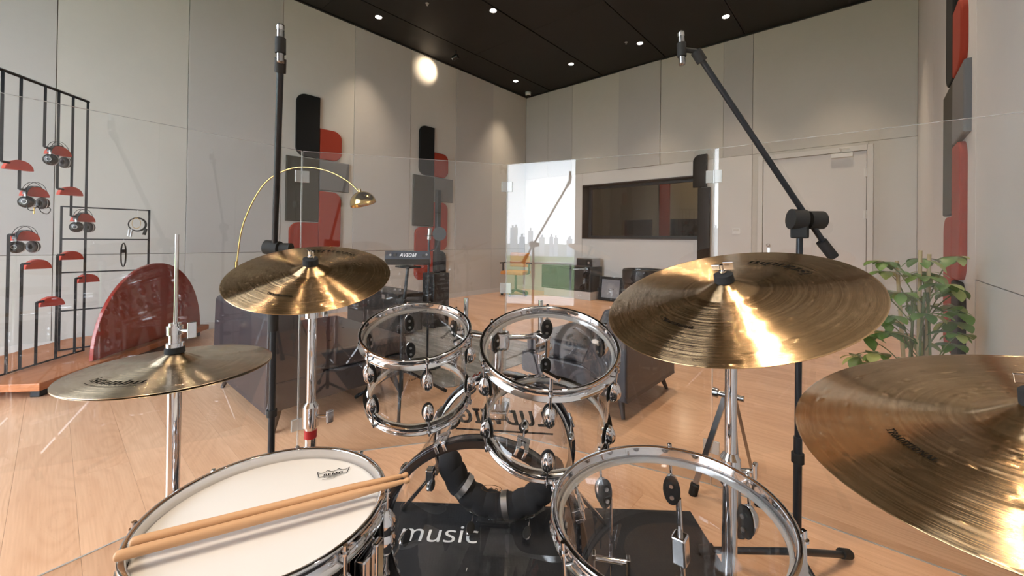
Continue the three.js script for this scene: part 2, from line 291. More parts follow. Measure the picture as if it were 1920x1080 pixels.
for (const [x, z] of [[-4.71, -3.455], [-3.075, -6.3], [-0.75, -6.3]]) { const t = thing('sprinkler_head', 'tiny metal sprinkler head on the black ceiling', 'sprinkler', [x, H, z], 'sprinkler heads on the ceiling'); part('cap', lathe([[0, -0.012], [0.022, -0.01], [0.026, 0], [0, 0]], 20), M.satin, t); part('nozzle', [rod([0, -0.012, 0], [0, -0.03, 0], 0.006), rod([0, -0.03, 0], [0, -0.033, 0], 0.014)], M.satin, t); }

// ---------------------------------------------------------------- outside the tall window
{
  const g = structure('ground_terrace'); part('paving', span(-9, 4, -0.25, -0.08, ZF + 0.3, ZF + 2.2), M.white, g);
  const lawn = thing('lawn', 'sloping green lawn beyond the terrace railing', 'lawn', [-3, -1.1, 30]); part('turf', box(90, 0.4, 50, 0, -0.4, 0), std([0.20, 0.26, 0.11], 0.95), lawn);
  const far = structure('ground_far'); part('plain', box(2400, 1, 2400, 0, -26, 1260), std([0.42, 0.43, 0.40], 0.95), far);
  const hill = thing('hill', 'grassy yellow green hillside beyond the lawn', 'hill', [-30, -16, 75]); part('slope', ball(1, 0, 0, 0, 34, 15, 24, 32), std([0.33, 0.33, 0.10], 0.95), hill);
  const r = thing('railing', 'grey metal terrace railing outside the tall window', 'railing', [-3.5, -0.08, ZF + 2.1]);
  part('top_rail', box(8, 0.05, 0.06, 0, 0.72, 0, 0.01), M.satin, r); for (let k = 0; k < 9; k++) part('post', box(0.04, 0.7, 0.04, -4 + k, 0.35, 0), M.satin, r);
  const hz = [std([0.66, 0.70, 0.76], 0.9), std([0.72, 0.75, 0.79], 0.9), std([0.78, 0.78, 0.78], 0.9)];  // distance haze is mixed into these pale tower colours
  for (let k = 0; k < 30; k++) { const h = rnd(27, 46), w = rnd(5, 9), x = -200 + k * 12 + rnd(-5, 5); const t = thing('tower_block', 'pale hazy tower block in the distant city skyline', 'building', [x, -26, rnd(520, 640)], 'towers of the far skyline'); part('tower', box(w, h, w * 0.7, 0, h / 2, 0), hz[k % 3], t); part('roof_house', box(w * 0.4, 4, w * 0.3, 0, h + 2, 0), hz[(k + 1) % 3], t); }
}
// ---------------------------------------------------------------- drum shield
{
  const t = thing('drum_shield', 'folding clear acrylic drum shield of hinged panels around the kit', 'drum shield', [-1.62, 0, -1.785]);
  const hs = 1.592, pts = [[-2.047, 0.24], [-2.21, -0.85], [-1.62, -1.785], [-0.558, -2.078], [0.437, -2.118]];
  for (let k = 0; k < 4; k++) {
    const [ax, az] = pts[k], [bx, bz] = pts[k + 1], L = Math.hypot(bx - ax, bz - az), ang = Math.atan2(-(bz - az), bx - ax);
    const p = part('panel', box(L - 0.008, hs, 0.006, 0, hs / 2, 0), M.acrylic, t); p.position.set((ax + bx) / 2 + 1.62, 0, (az + bz) / 2 + 1.785); p.rotation.y = ang;
    for (const [w, h, x, y] of [[L - 0.008, 0.0015, 0, hs + 0.0008], [0.0015, hs, L / 2 - 0.003, hs / 2], [0.0015, hs, -L / 2 + 0.003, hs / 2]].slice(0, k ? 3 : 2)) part('polished_edge', box(w, h, 0.006, x, y, 0), M.acrylicEdge, p);
    part('bottom_seal', box(L - 0.008, 0.0025, 0.007, 0, 0.0013, 0), M.acrylicEdge, p);
    if (k) for (const y of k === 1 ? [0.18, 0.78, 1.46] : [0.18, 0.86, 1.46]) {
      const h = new THREE.Group(); h.name = 'hinge'; t.add(h); h.position.set(ax + 1.62, y, az + 1.785);
      const pa = Math.atan2(-(az - pts[k - 1][1]), ax - pts[k - 1][0]);
      const l1 = box(0.032, 0.06, 0.012, -0.019, 0, 0, 0.002); l1.rotateY(pa); const l2 = box(0.032, 0.06, 0.012, 0.019, 0, 0, 0.002); l2.rotateY(ang);
      part('leaf', l1, M.acrylicEdge, h); part('leaf', l2, M.acrylicEdge, h); part('pin', rod([0, -0.03, 0], [0, 0.03, 0], 0.004), M.satin, h);
    }
  }
}

// ---------------------------------------------------------------- drums
function hoop(R) { return lathe([[R - 0.001, -0.013], [R + 0.012, -0.013], [R + 0.0125, -0.0105], [R + 0.003, -0.007], [R + 0.0025, 0.009], [R + 0.0085, 0.0115], [R + 0.0105, 0.0145], [R + 0.008, 0.0172], [R + 0.003, 0.0172], [R - 0.0005, 0.0145], [R - 0.001, -0.013]], 96); }
const lugShell = (() => {   // fluted bullet
  const g = new THREE.SphereGeometry(1, 36, 18), q = g.attributes.position;
  for (let i = 0; i < q.count; i++) { const x = q.getX(i), y = q.getY(i), z = q.getZ(i); q.setXYZ(i, x * 0.0155, y * 0.029 * (y > 0 ? 1 : 0.96), z > 0 ? z * 0.019 * (1 + 0.10 * Math.cos(x * 9) * (1 - y * y)) : z * 0.006); }
  g.computeVertexNormals(); return g;
})();
const lugGasket = (() => { const g = new THREE.SphereGeometry(1, 20, 10); g.scale(0.0172, 0.0315, 0.004); return g; })();
const lugScrew = (() => { const g = new THREE.CylinderGeometry(0.0042, 0.0042, 0.003, 12); g.rotateX(Math.PI / 2); return g; })();
const lugRod = mergeAll([rod([0, 0, 0], [0, 0.05, 0], 0.0028), rod([0, 0.050, 0], [0, 0.053, 0], 0.0065), rod([0, 0.053, 0], [0, 0.064, 0], 0.0045, 0.0045, 4)]);
function lug(parent, az, r, y, up, rodReach, metal = M.chrome) {
  const l = new THREE.Group(); l.name = 'lug'; parent.add(l); l.position.set(Math.sin(az) * r, y, Math.cos(az) * r); l.rotation.y = az;
  part('gasket', lugGasket, M.rubber, l).position.z = 0.0; part('casing', lugShell, metal, l).position.z = 0.008;
  if (metal === M.chrome) for (const s of [-0.012, 0.012]) part('mounting_screw', lugScrew, M.satin, l).position.set(0, s, -0.0062);
  const rb = part('tension_rod', lugRod, M.chrome, l); rb.position.set(0, up * 0.012, 0.0125); rb.scale.set(1, up * rodReach / 0.053, 1);
  return l;
}
function drum(t, { R, depth, lugs, az0, shell, top, bottom, lugSpan = 0.055, ringHead = true, hoopMat = M.chrome }) {
  // local y = axis, 0 = lower head, depth = upper head
  part('shell', lathe([[R - 0.003, 0.004], [R - 0.003, depth - 0.004]], 96), shell, t);
  if (shell === M.acrylic) part('bearing_edge', [lathe([[R - 0.009, depth - 0.012], [R - 0.0032, depth - 0.012], [R - 0.0032, depth - 0.002], [R - 0.009, depth - 0.002], [R - 0.009, depth - 0.012]], 96), lathe([[R - 0.009, 0.002], [R - 0.0032, 0.002], [R - 0.0032, 0.012], [R - 0.009, 0.012], [R - 0.009, 0.002]], 96)], M.headRing, t);
  const h1 = part('top_hoop', hoop(R), hoopMat, t); h1.position.y = depth; const h2 = part('bottom_hoop', hoop(R), hoopMat, t); h2.scale.y = -1;
  part('batter_head', lathe([[0.0005, depth], [R - 0.012, depth], [R - 0.0025, depth - 0.003], [R - 0.0015, depth - 0.009]], 96), top, t);
  part('resonant_head', lathe([[R - 0.0015, 0.009], [R - 0.0025, 0.003], [R - 0.012, 0], [0.0005, 0]], 96), bottom, t);
  for (let k = 0; k < lugs; k++) { const az = az0 + k * 2 * Math.PI / lugs; lug(t, az, R, depth - lugSpan, 1, lugSpan - 0.012 + 0.008); lug(t, az, R, lugSpan, -1, lugSpan - 0.012 + 0.008); }
}
function place(t, c, N, drop) { const n = V(...N).normalize(); t.position.set(c[0] - n.x * drop, c[1] - n.y * drop, c[2] - n.z * drop); tilt(t, N); return t; }
const rad = Math.PI / 180;
// flat ink patch on a plane y = h of a round head, its letters' tops pointing along `up`
function headPrint(parent, name, mat, w, h, cx, cz, y, az) { const g = new THREE.PlaneGeometry(w, h); g.rotateX(-Math.PI / 2); g.rotateY(az); g.translate(cx, y, cz); return part(name, g, mat, parent); }

const scriptInk = ink('Ludwig', 256, 96, (x, w, h, s) => { x.font = 'italic bold 66px serif'; x.fillText(s, w / 2, h / 2); });
{ // rack tom over the hi-hat side
  const t = thing('rack_tom', 'smaller clear acrylic rack tom with chrome hoops, next to the left crash stand', 'drum');
  const D = 0.215; drum(t, { R: 0.1525, depth: D, lugs: 6, az0: 64 * rad, shell: M.acrylic, top: M.clearHead, bottom: M.clearHead }); place(t, [-1.006, 0.884, -0.716], [0.238, 0.945, 0.223], D + 0.017);
  headPrint(t, 'printed_logo', scriptInk, 0.05, 0.018, -0.095, -0.08, D + 0.0006, 75 * rad); headPrint(t, 'printed_logo', scriptInk, 0.05, 0.018, 0.07, -0.055, D + 0.0006, -70 * rad);
  headPrint(t, 'printed_logo', scriptInk, 0.05, 0.018, -0.06, -0.03, 0.0006, 75 * rad);
  part('mount_bracket', [box(0.045, 0.07, 0.02, 0, 0, 0, 0.006), rod([0, -0.02, 0.01], [0, -0.02, 0.035], 0.012), rod([0, 0.02, 0.01], [0, 0.02, 0.03], 0.010)], M.chrome, t).position.set(0.1525 * Math.sin(172 * rad), 0.11, 0.1525 * Math.cos(172 * rad) - 0.01);
}
{
  const t = thing('rack_tom', 'larger clear acrylic rack tom with chrome hoops, between the ride and the smaller tom', 'drum');
  const D = 0.245; drum(t, { R: 0.1655, depth: D, lugs: 6, az0: 38 * rad, shell: M.acrylic, top: M.clearHead, bottom: M.clearHead }); place(t, [-0.605, 0.893, -0.831], [0.232, 0.931, 0.281], D + 0.017);
  part('mount_bracket', [box(0.045, 0.07, 0.02, 0, 0, 0, 0.006), rod([0, -0.02, -0.01], [0, -0.02, -0.035], 0.012), rod([0, 0.02, -0.01], [0, 0.02, -0.03], 0.010)], M.chrome, t).position.set(0.1655 * Math.sin(222 * rad), 0.13, 0.1655 * Math.cos(222 * rad));
  part('drum_key', [rod([0, 0, 0], [0, 0.035, 0], 0.004), bar([-0.02, 0.037, 0], [0.02, 0.037, 0], 0.006, 0.008)], M.chrome, t).position.set(0.1775 * Math.sin(38 * rad), D + 0.022, 0.1775 * Math.cos(38 * rad));
}
{ // snare
  const t = thing('snare_drum', 'chrome snare drum with white coated head carrying a pair of sticks', 'drum');
  const D = 0.135; drum(t, { R: 0.1775, depth: D, lugs: 8, az0: 12 * rad, shell: M.chrome, top: M.coated, bottom: M.clearHead, lugSpan: 0.052 }); place(t, [-0.758, 0.699, -0.249], [0, 1, 0], D + 0.017);
  const crown = ink('REMO', 320, 200, (x, w, h, s) => {
    x.lineWidth = 7; x.lineJoin = 'round'; x.beginPath(); x.moveTo(36, 128); x.lineTo(18, 36); x.quadraticCurveTo(62, 92, 108, 26); x.quadraticCurveTo(158, 96, 206, 26); x.quadraticCurveTo(250, 92, 302, 36); x.lineTo(280, 128); x.closePath(); x.stroke();
    x.font = 'bold 50px sans-serif'; x.save(); x.translate(w / 2, 104); x.scale(1.25, 0.92); x.fillText(s, 0, 0); x.restore(); x.fillRect(80, 146, 150, 6); x.fillRect(105, 162, 90, 5); x.fillRect(70, 178, 110, 4);
  });
  headPrint(t, 'printed_logo', crown, 0.066, 0.041, -0.033, -0.123, D + 0.0006, 62 * rad);
  // strainer on the side that faces the bass drum
  const s = part('strainer', [box(0.05, 0.085, 0.02, 0, 0, 0.01, 0.004), box(0.02, 0.10, 0.012, 0, 0.01, 0.026, 0.003), rod([-0.02, -0.02, 0.02], [0.02, -0.02, 0.02], 0.007)], M.chrome, t); s.position.set(0.1775 * Math.sin(118 * rad), 0.066, 0.1775 * Math.cos(118 * rad)); s.rotation.y = 118 * rad;
}
{ // snare stand, mostly under the drum
  const t = thing('snare_stand', 'chrome basket stand under the snare drum', 'stand', [-0.758, 0.005, -0.249]);
  part('post', rod([0, 0.12, 0], [0, 0.47, 0], 0.013), M.chrome, t); part('basket_hub', rod([0, 0.455, 0], [0, 0.5, 0], 0.03), M.chrome, t);
  for (let k = 0; k < 3; k++) { const a = (k * 120 + 80) * rad, s = Math.sin(a), c = Math.cos(a); part('basket_arm', [bar([s * 0.02, 0.485, c * 0.02], [s * 0.188, 0.522, c * 0.188], 0.014, 0.01), bar([s * 0.196, 0.515, c * 0.196], [s * 0.202, 0.572, c * 0.202], 0.016, 0.012)], M.chrome, t); part('leg', [bar([0, 0.30, 0], [s * 0.2, 0.012, c * 0.2], 0.016, 0.006)], M.chrome, t); part('foot', ball(0.016, s * 0.2, 0.016, c * 0.2), M.rubber, t); }
}
{ // drum sticks lying across the snare
  const pair = (a, b, label) => {
    const A = V(...a), B = V(...b), L = A.distanceTo(B), t = thing('drum_stick', label, 'drum stick', a, 'pair of sticks on the snare');
    t.quaternion.setFromUnitVectors(V(0, 1, 0), B.clone().sub(A).normalize());
    part('shaft', lathe([[0.0001, 0], [0.0045, 0.0008], [0.0068, 0.004], [0.0072, 0.012], [0.0072, L - 0.10], [0.0042, L - 0.018], [0.0030, L - 0.012]], 20), M.stick, t);
    part('tip', lathe([[0.0030, L - 0.012], [0.0046, L - 0.008], [0.0048, L - 0.004], [0.003, L - 0.0008], [0.0001, L]], 20), M.stick, t);
  };
  pair([-0.774, 0.7075, -0.060], [-0.628, 0.7075, -0.438], 'pale wooden drum stick on the snare, the one nearer the floor tom');
  pair([-0.793, 0.7075, -0.078], [-0.645, 0.7075, -0.446], 'pale wooden drum stick on the snare, the one nearer the hi-hat');
}
{ // floor tom
  const t = thing('floor_tom', 'large clear acrylic floor tom with chrome hoops and three legs', 'drum');
  const D = 0.36; drum(t, { R: 0.1795, depth: D, lugs: 8, az0: -72 * rad, shell: M.acrylic, top: M.clearHead, bottom: M.clearHead, lugSpan: 0.07 }); place(t, [-0.253, 0.711, -0.679], [-0.041, 0.997, 0.069], D + 0.017);
  for (const a of [75, 195, 315]) { const s = Math.sin(a * rad) * 0.205, c = Math.cos(a * rad) * 0.205; part('leg', [rod([s, 0.26, c], [s, -0.14, c], 0.006), rod([s, -0.14, c], [s * 1.35, -0.312, c * 1.35], 0.006)], M.chrome, t); part('leg_bracket', [box(0.03, 0.06, 0.03, 0, 0, 0, 0.005)], M.chrome, t).position.set(s * 0.94, 0.16, c * 0.94); part('rubber_foot', ball(0.014, s * 1.35, -0.322, c * 1.35), M.rubber, t); }
}
{ // bass drum: local z points away from the player
  const R = 0.279, L = 0.56, t = thing('bass_drum', 'clear acrylic bass drum lying on its side with black hoops', 'drum', [-0.81, 0.301, -0.80]); t.rotation.y = Math.PI + 36 * rad;
  const turn = (g) => g.rotateX(Math.PI / 2);            // lathe axis y -> z
  part('shell', turn(lathe([[R - 0.003, 0.01], [R - 0.003, L - 0.01]], 120)), M.acrylic, t);
  const hp = [[R - 0.006, -0.022], [R + 0.014, -0.022], [R + 0.016, -0.020], [R + 0.016, 0.020], [R + 0.014, 0.022], [R + 0.004, 0.022], [R + 0.002, 0.018], [R - 0.006, 0.016], [R - 0.006, -0.022]];
  const inlay = lathe([[R + 0.0162, -0.010], [R + 0.0170, -0.010], [R + 0.0170, 0.010], [R + 0.0162, 0.010]], 120);
  for (const [z, f, n] of [[0, 1, 'batter_hoop'], [L, -1, 'front_hoop']]) {
    const h = part(n, turn(lathe(hp, 120)), M.blackGloss, t); h.position.z = z; h.scale.z = f; part('inlay', turn(inlay.clone()), M.steelDark, h); part('flesh_hoop', turn(lathe([[R - 0.012, 0.016], [R + 0.002, 0.016], [R + 0.002, 0.024], [R - 0.012, 0.024], [R - 0.012, 0.016]], 120)), M.chrome, h);
    part(n === 'batter_hoop' ? 'batter_head' : 'front_head', turn(lathe([[0.0005, 0], [R - 0.004, 0]], 96)), M.clearHead, t).position.z = z - f * 0.004;
    for (let k = 0; k < 8; k++) {
      const a = (k * 45 + 22.5) * rad, s = Math.sin(a), c = Math.cos(a), g = new THREE.Group(); g.name = 'claw'; t.add(g); g.position.set(s * (R + 0.017), c * (R + 0.017), z); g.rotation.z = -a; g.scale.z = f;
      part('hook', [box(0.012, 0.008, 0.05, -0.012, 0.004, 0.004, 0.002), box(0.012, 0.008, 0.05, 0.012, 0.004, 0.004, 0.002), box(0.010, 0.022, 0.006, -0.012, -0.006, -0.024, 0.002), box(0.010, 0.022, 0.006, 0.012, -0.006, -0.024, 0.002), box(0.038, 0.010, 0.02, 0, 0.006, 0.03, 0.003)], M.chrome, g);
      part('tension_rod', [rod([0, 0.004, 0.0], [0, -0.004, 0.12], 0.0032), rod([0, 0.004, -0.012], [0, 0.004, 0.01], 0.006)], M.chrome, g); part('lug', [ball(1, 0, -0.004, 0.14, 0.014, 0.014, 0.03)], M.chrome, g); part('gasket', [ball(1, 0, -0.013, 0.14, 0.017, 0.005, 0.034)], M.rubber, g);
    }
  }
  // mirrored name on the front head, read from the audience side
  const name = ink('LUDWIG', 512, 144, (x, w, h, s) => { x.font = 'italic bold 112px sans-serif'; x.save(); x.translate(w / 2, 62); x.scale(1.05, 0.95); x.fillText(s, 0, 0); x.restore(); x.fillRect(6, 128, w - 12, 9); }, [0.03, 0.025, 0.022]);
  part('printed_name', moved(new THREE.PlaneGeometry(0.42, 0.118), 0, 0.095, L + 0.005), name, t);
  const oval = ink('', 160, 64, (x, w, h) => { x.lineWidth = 4; x.beginPath(); x.ellipse(w / 2, h / 2, 74, 26, 0, 0, 6.3); x.stroke(); x.lineWidth = 5; x.beginPath(); x.moveTo(34, 38); x.bezierCurveTo(50, 10, 56, 60, 74, 30); x.bezierCurveTo(86, 10, 92, 56, 126, 30); x.stroke(); }, [0.12, 0.07, 0.04]);
  const og = moved(new THREE.PlaneGeometry(0.06, 0.024), -0.03, 0.155, -0.0035); og.rotateY(0); part('printed_badge', og, oval, t);
  // muffling roll inside, along the lower front edge
  const arc = []; for (let k = 0; k <= 26; k++) { const a = (195 + k * 150 / 26) * rad, w = 0.215 + 0.006 * Math.sin(k * 2.1); arc.push([-Math.cos(a) * w, Math.sin(a) * w, L - 0.07]); }
  const roll = part('muffling_roll', [tube(arc, 0.048, 90, 14), ball(0.048, ...arc[0]), ball(0.048, ...arc[26])], M.blackCloth, t);
  for (const k of [5, 14]) { const p = V(...arc[k]), n = V(...arc[k + 1]).sub(V(...arc[k - 1])).normalize(); const g = new THREE.CylinderGeometry(0.0505, 0.0505, 0.024, 24, 1, true); g.applyQuaternion(new THREE.Quaternion().setFromUnitVectors(V(0, 1, 0), n)); part('strap', g.translate(p.x, p.y, p.z), M.satin, roll); }
  // spurs
  for (const s of [-1, 1]) part('spur', [rod([s * 0.27, -0.08, L - 0.12], [s * 0.42, -0.292, L - 0.02], 0.009), box(0.03, 0.05, 0.04, s * 0.275, -0.08, L - 0.12, 0.006)], M.chrome, t);
  // double tom holder on top of the shell
  const hd = new THREE.Group(); hd.name = 'tom_holder'; t.add(hd); hd.position.set(-0.02, R, 0.19);
  part('base_plate', box(0.07, 0.03, 0.09, 0, 0.012, 0, 0.008), M.chrome, hd); part('post', rod([0, 0.02, 0], [0, 0.31, 0], 0.014), M.chrome, hd); part('clamp', box(0.07, 0.06, 0.05, 0, 0.24, 0, 0.012), M.chrome, hd);
  for (const [s, e] of [[-1, [-0.135, 0.20, 0.03]], [1, [0.115, 0.20, 0.03]]]) { part('arm', [rod([s * 0.02, 0.25, 0], [e[0], 0.25, e[2]], 0.008), rod([e[0], 0.16, e[2]], [e[0], 0.37, e[2]], 0.008)], M.chrome, hd); part('ratchet', [ball(0.022, e[0], 0.25, e[2]), ball(0.016, e[0], 0.215, e[2])], M.chrome, hd); part('wing_nut', [rod([e[0], 0.25, e[2] - 0.03], [e[0], 0.25, e[2] + 0.03], 0.006), bar([e[0] - 0.022, 0.262, e[2] - 0.032], [e[0] + 0.022, 0.262, e[2] - 0.032], 0.008, 0.005)], M.chrome, hd); }
}
{ // bass drum pedal
  const t = thing('bass_pedal', 'chrome bass drum pedal with round tan beater', 'pedal', [-0.62, 0.006, -0.56]); t.rotation.y = Math.PI + 36 * rad;
  part('base_plate', box(0.10, 0.006, 0.30, 0, 0.003, -0.06, 0.002), M.steelDark, t); part('footboard', (() => { const g = box(0.085, 0.008, 0.27, 0, 0, 0, 0.003); g.rotateX(-0.22); return g.translate(0, 0.05, -0.07); })(), M.satin, t);
  for (const s of [-1, 1]) part('upright', box(0.012, 0.2, 0.025, s * 0.055, 0.106, 0.075, 0.003), M.chrome, t); part('axle', rod([-0.06, 0.19, 0.075], [0.06, 0.19, 0.075], 0.008), M.chrome, t);
  part('beater_rod', rod([0, 0.19, 0.075], [0, 0.37, 0.02], 0.004), M.chrome, t); part('beater', (() => { const g = new THREE.CylinderGeometry(0.028, 0.028, 0.034, 24); g.rotateX(Math.PI / 2); return g.translate(0, 0.385, 0.02); })(), std([0.50, 0.36, 0.22], 0.9), t);
}
{ // second pedal standing below the floor tom
  const t = thing('spare_pedal', 'steel pedal with tan felt beater on the floor behind the floor tom', 'pedal', [-0.52, 0.005, -1.02]); t.rotation.y = 30 * rad;
  part('base_plate', box(0.10, 0.006, 0.28, 0, 0.003, 0, 0.002), M.steelDark, t); part('footboard', (() => { const g = box(0.08, 0.008, 0.26, 0, 0, 0, 0.003); g.rotateX(0.25); return g.translate(0, 0.05, 0); })(), M.satin, t);
  for (const s of [-1, 1]) part('upright', box(0.012, 0.2, 0.025, s * 0.05, 0.106, -0.11, 0.003), M.chrome, t); part('axle', rod([-0.055, 0.19, -0.11], [0.055, 0.19, -0.11], 0.008), M.chrome, t);
  part('beater_rod', rod([0, 0.05, -0.1], [0, 0.36, -0.13], 0.0045), M.chrome, t); part('beater', (() => { const g = new THREE.CylinderGeometry(0.042, 0.042, 0.03, 28); g.rotateX(0.5); return g.translate(0.0, 0.11, -0.02); })(), std([0.50, 0.36, 0.22], 0.9), t);
}
{ // black drum mat with white lettering
  const ax = [-0.64, -0.77], lt = [0.77, -0.64], t = thing('drum_mat', 'black drum mat with the white word music under the kit', 'mat', [0, 0, 0]);
  const P = (s, l) => [ax[0] * s + lt[0] * l, ax[1] * s + lt[1] * l];
  const sh = new THREE.Shape([[0.05, -0.72], [1.75, -0.72], [1.75, 0.72], [0.05, 0.72]].map(([s, l]) => { const [x, z] = P(s, l); return new THREE.Vector2(x, -z); }));
  const g = new THREE.ExtrudeGeometry(sh, { depth: 0.004, bevelEnabled: false }); g.rotateX(-Math.PI / 2); part('pile', g, M.mat, t);
  const word = ink('music', 512, 192, (x, w, h, s) => { x.font = '150px sans-serif'; x.fillText(s, w / 2, h / 2); }, [0.80, 0.80, 0.80], 0.8);
  const wg = new THREE.PlaneGeometry(0.40, 0.15); wg.rotateX(-Math.PI / 2); wg.rotateY(Math.atan2(-lt[1], lt[0])); const [wx, wz] = P(1.565, -0.315); part('printed_word', wg.translate(wx, 0.0046, wz), word, t);
}

// ---------------------------------------------------------------- cymbals
// lathe grooves: each ring leans its own way across the radius (u); a few hammer dents lean along the rim
const grooves = noiseTex(2048, 512, (u, v, x, y) => {
  const k = ([0, 4, 2, 6, 1, 5, 3, 7][x % 8] + 0.5 + (hash(x, 3) - 0.5) * 0.9) / 4 - 1, s = Math.sign(k) * Math.pow(Math.abs(k), 1.12) * (0.66 + 0.30 * vnoise(u * 130, 0.5, 130, 4)), dent = vnoise(u * 30, v * 70, 30, 70), m = dent > 0.64 ? (dent - 0.64) * 0.8 : 0;
  const nx = s + m * (vnoise(u * 60, v * 140, 60, 140) - 0.5), ny = 0.03 * (vnoise(u * 12, v * 40, 12, 40) - 0.5) + m * (vnoise(u * 60 + 9, v * 140 + 5, 60, 140) - 0.5), nz = Math.sqrt(Math.max(0.1, 1 - nx * nx - ny * ny));
  return [0.5 + nx / 2, 0.5 + ny / 2, 0.5 + nz / 2];
});
const tarnish = noiseTex(512, 512, (u, v) => { const n = 0.4 * vnoise(u * 60, v * 3, 60, 3) + 0.35 * vnoise(u * 10, v * 22, 10, 22) + 0.25 * vnoise(u * 34, v * 90, 34, 90), k = 0.70 + 0.30 * n; return [k, k * (0.93 + 0.05 * n), k * (0.84 + 0.12 * n)]; });
const bronze = std([0.92, 0.66, 0.40], 0.17, 1, { anisotropy: 0.5, map: tarnish, normalMap: grooves });
const hatBronze = std([0.80, 0.68, 0.52], 0.17, 1, { anisotropy: 0.5, map: tarnish, normalMap: grooves });
function cymbalProfile(R, bow, cup, rc) {                    // height over the edge plane at radius r
  return (r) => { const k = r / R, base = bow * (1 - Math.pow(k, 1.7)); const c = r / rc; return base + cup * (c < 1 ? Math.pow(Math.cos(c * Math.PI / 2), 1.3) : 0) + 0.0035 * Math.exp(-Math.pow((r - rc) / (rc * 0.35), 2)) * (r < rc ? 1 : 1) * 0; };
}
function cymbalGeo(R, f, flip = 1) {
  const nr = 70, ns = 128, pos = [], uv = [], idx = [];
  for (const [off, side] of [[0, 1], [-0.0011, -1]]) {
    const b = pos.length / 3;
    for (let i = 0; i <= nr; i++) { const r = 0.006 + (R - 0.006) * Math.pow(i / nr, 0.8); for (let j = 0; j <= ns; j++) { const a = j / ns * Math.PI * 2; pos.push(Math.sin(a) * r, flip * (f(r) + off), Math.cos(a) * r); uv.push(r / R * 0.999, j / ns); } }
    for (let i = 0; i < nr; i++) for (let j = 0; j < ns; j++) { const p = b + i * (ns + 1) + j, q = p + ns + 1; (side * flip > 0) ? idx.push(p, q, p + 1, p + 1, q, q + 1) : idx.push(p, p + 1, q, p + 1, q + 1, q); }
  }
  const b2 = (nr + 1) * (ns + 1), e = nr * (ns + 1); for (let j = 0; j < ns; j++) flip > 0 ? idx.push(e + j, b2 + e + j, e + j + 1, e + j + 1, b2 + e + j, b2 + e + j + 1) : idx.push(e + j, e + j + 1, b2 + e + j, e + j + 1, b2 + e + j + 1, b2 + e + j);
  const g = new THREE.BufferGeometry(); g.setAttribute('position', new THREE.Float32BufferAttribute(pos, 3)); g.setAttribute('uv', new THREE.Float32BufferAttribute(uv, 2)); g.setIndex(idx); g.computeVertexNormals(); return g;
}
function cymbalPrint(parent, name, mat, f, az, r, w, h, lift = 0.0006) {   // letters run round the rim, tops to the centre
  const nu = 24, nv = 6, pos = [], uv = [], idx = [];
  for (let i = 0; i <= nv; i++) for (let j = 0; j <= nu; j++) { const u = (j / nu - 0.5) * w, v = (0.5 - i / nv) * h; const a = az + u / r, rr = r - v; pos.push(Math.sin(a) * rr, f(rr) + lift, Math.cos(a) * rr); uv.push(j / nu, 1 - i / nv); }
  for (let i = 0; i < nv; i++) for (let j = 0; j < nu; j++) { const p = i * (nu + 1) + j, q = p + nu + 1; idx.push(p, q, p + 1, p + 1, q, q + 1); }
  const g = new THREE.BufferGeometry(); g.setAttribute('position', new THREE.Float32BufferAttribute(pos, 3)); g.setAttribute('uv', new THREE.Float32BufferAttribute(uv, 2)); g.setIndex(idx); g.computeVertexNormals(); return part(name, g, mat, parent);
}
const seriesInk = ink('TRADITIONAL', 512, 80, (x, w, h, s) => { x.lineWidth = 3; x.font = 'bold 62px serif'; x.textAlign = 'left'; x.fillText('T', 8, h / 2 - 2); x.strokeText('T', 8, h / 2 - 2); x.font = 'bold 54px serif'; x.fillText('RADITIONAL', 52, h / 2 + 1, 452); x.strokeText('RADITIONAL', 52, h / 2 + 1, 452); }, [0.012, 0.010, 0.008]);
const makerInk = ink('istanbul', 512, 160, (x, w, h, s) => { x.font = 'italic bold 128px serif'; x.save(); x.translate(w / 2, 76); x.scale(1.08, 0.82); x.fillText(s, 0, 0); x.restore(); x.fillRect(40, 146, 430, 5); }, [0.012, 0.011, 0.010]);
function cymbal(name, label, R, c, N, f, mat, prints, flip = 1) {
  const t = thing(name, label, 'cymbal', c); tilt(t, N); part('plate', cymbalGeo(R, f, flip), mat, t);
  for (const [m, az, r, w, h] of prints) cymbalPrint(t, m === makerInk ? 'printed_logo' : 'printed_series_name', m, f, az * rad, r, w, h);
  return t;
}
function felts(t, f, s = 1) {                                // felt, sleeve and wing nut on top of a cymbal
  const y = f(0.006);
  part('felt', moved(new THREE.CylinderGeometry(0.0185 * s, 0.0195 * s, 0.016 * s, 28), 0, y + 0.0065 * s, 0), M.felt, t);
  part('wing_nut', [rod([0, y, 0], [0, y + 0.036, 0], 0.0038), rod([0, y + 0.017, 0], [0, y + 0.023, 0], 0.007), box(0.020, 0.018, 0.003, 0.013, y + 0.033, 0, 0.001), box(0.016, 0.012, 0.003, -0.012, y + 0.030, 0, 0.001)], M.chrome, t);
}
const ridef = cymbalProfile(0.254, 0.020, 0.020, 0.062), crashf = cymbalProfile(0.203, 0.017, 0.017, 0.05), bigf = cymbalProfile(0.254, 0.020, 0.022, 0.065), hatf = cymbalProfile(0.178, 0.014, 0.017, 0.048);
felts(cymbal('ride_cymbal', 'wide bronze ride cymbal tilted over the floor tom', 0.254, [-0.226, 1.032, -0.952], [-0.088, 0.929, 0.36], ridef, bronze, [[seriesInk, -20, 0.155, 0.098, 0.0155], [makerInk, 150, 0.16, 0.15, 0.046]]), ridef);
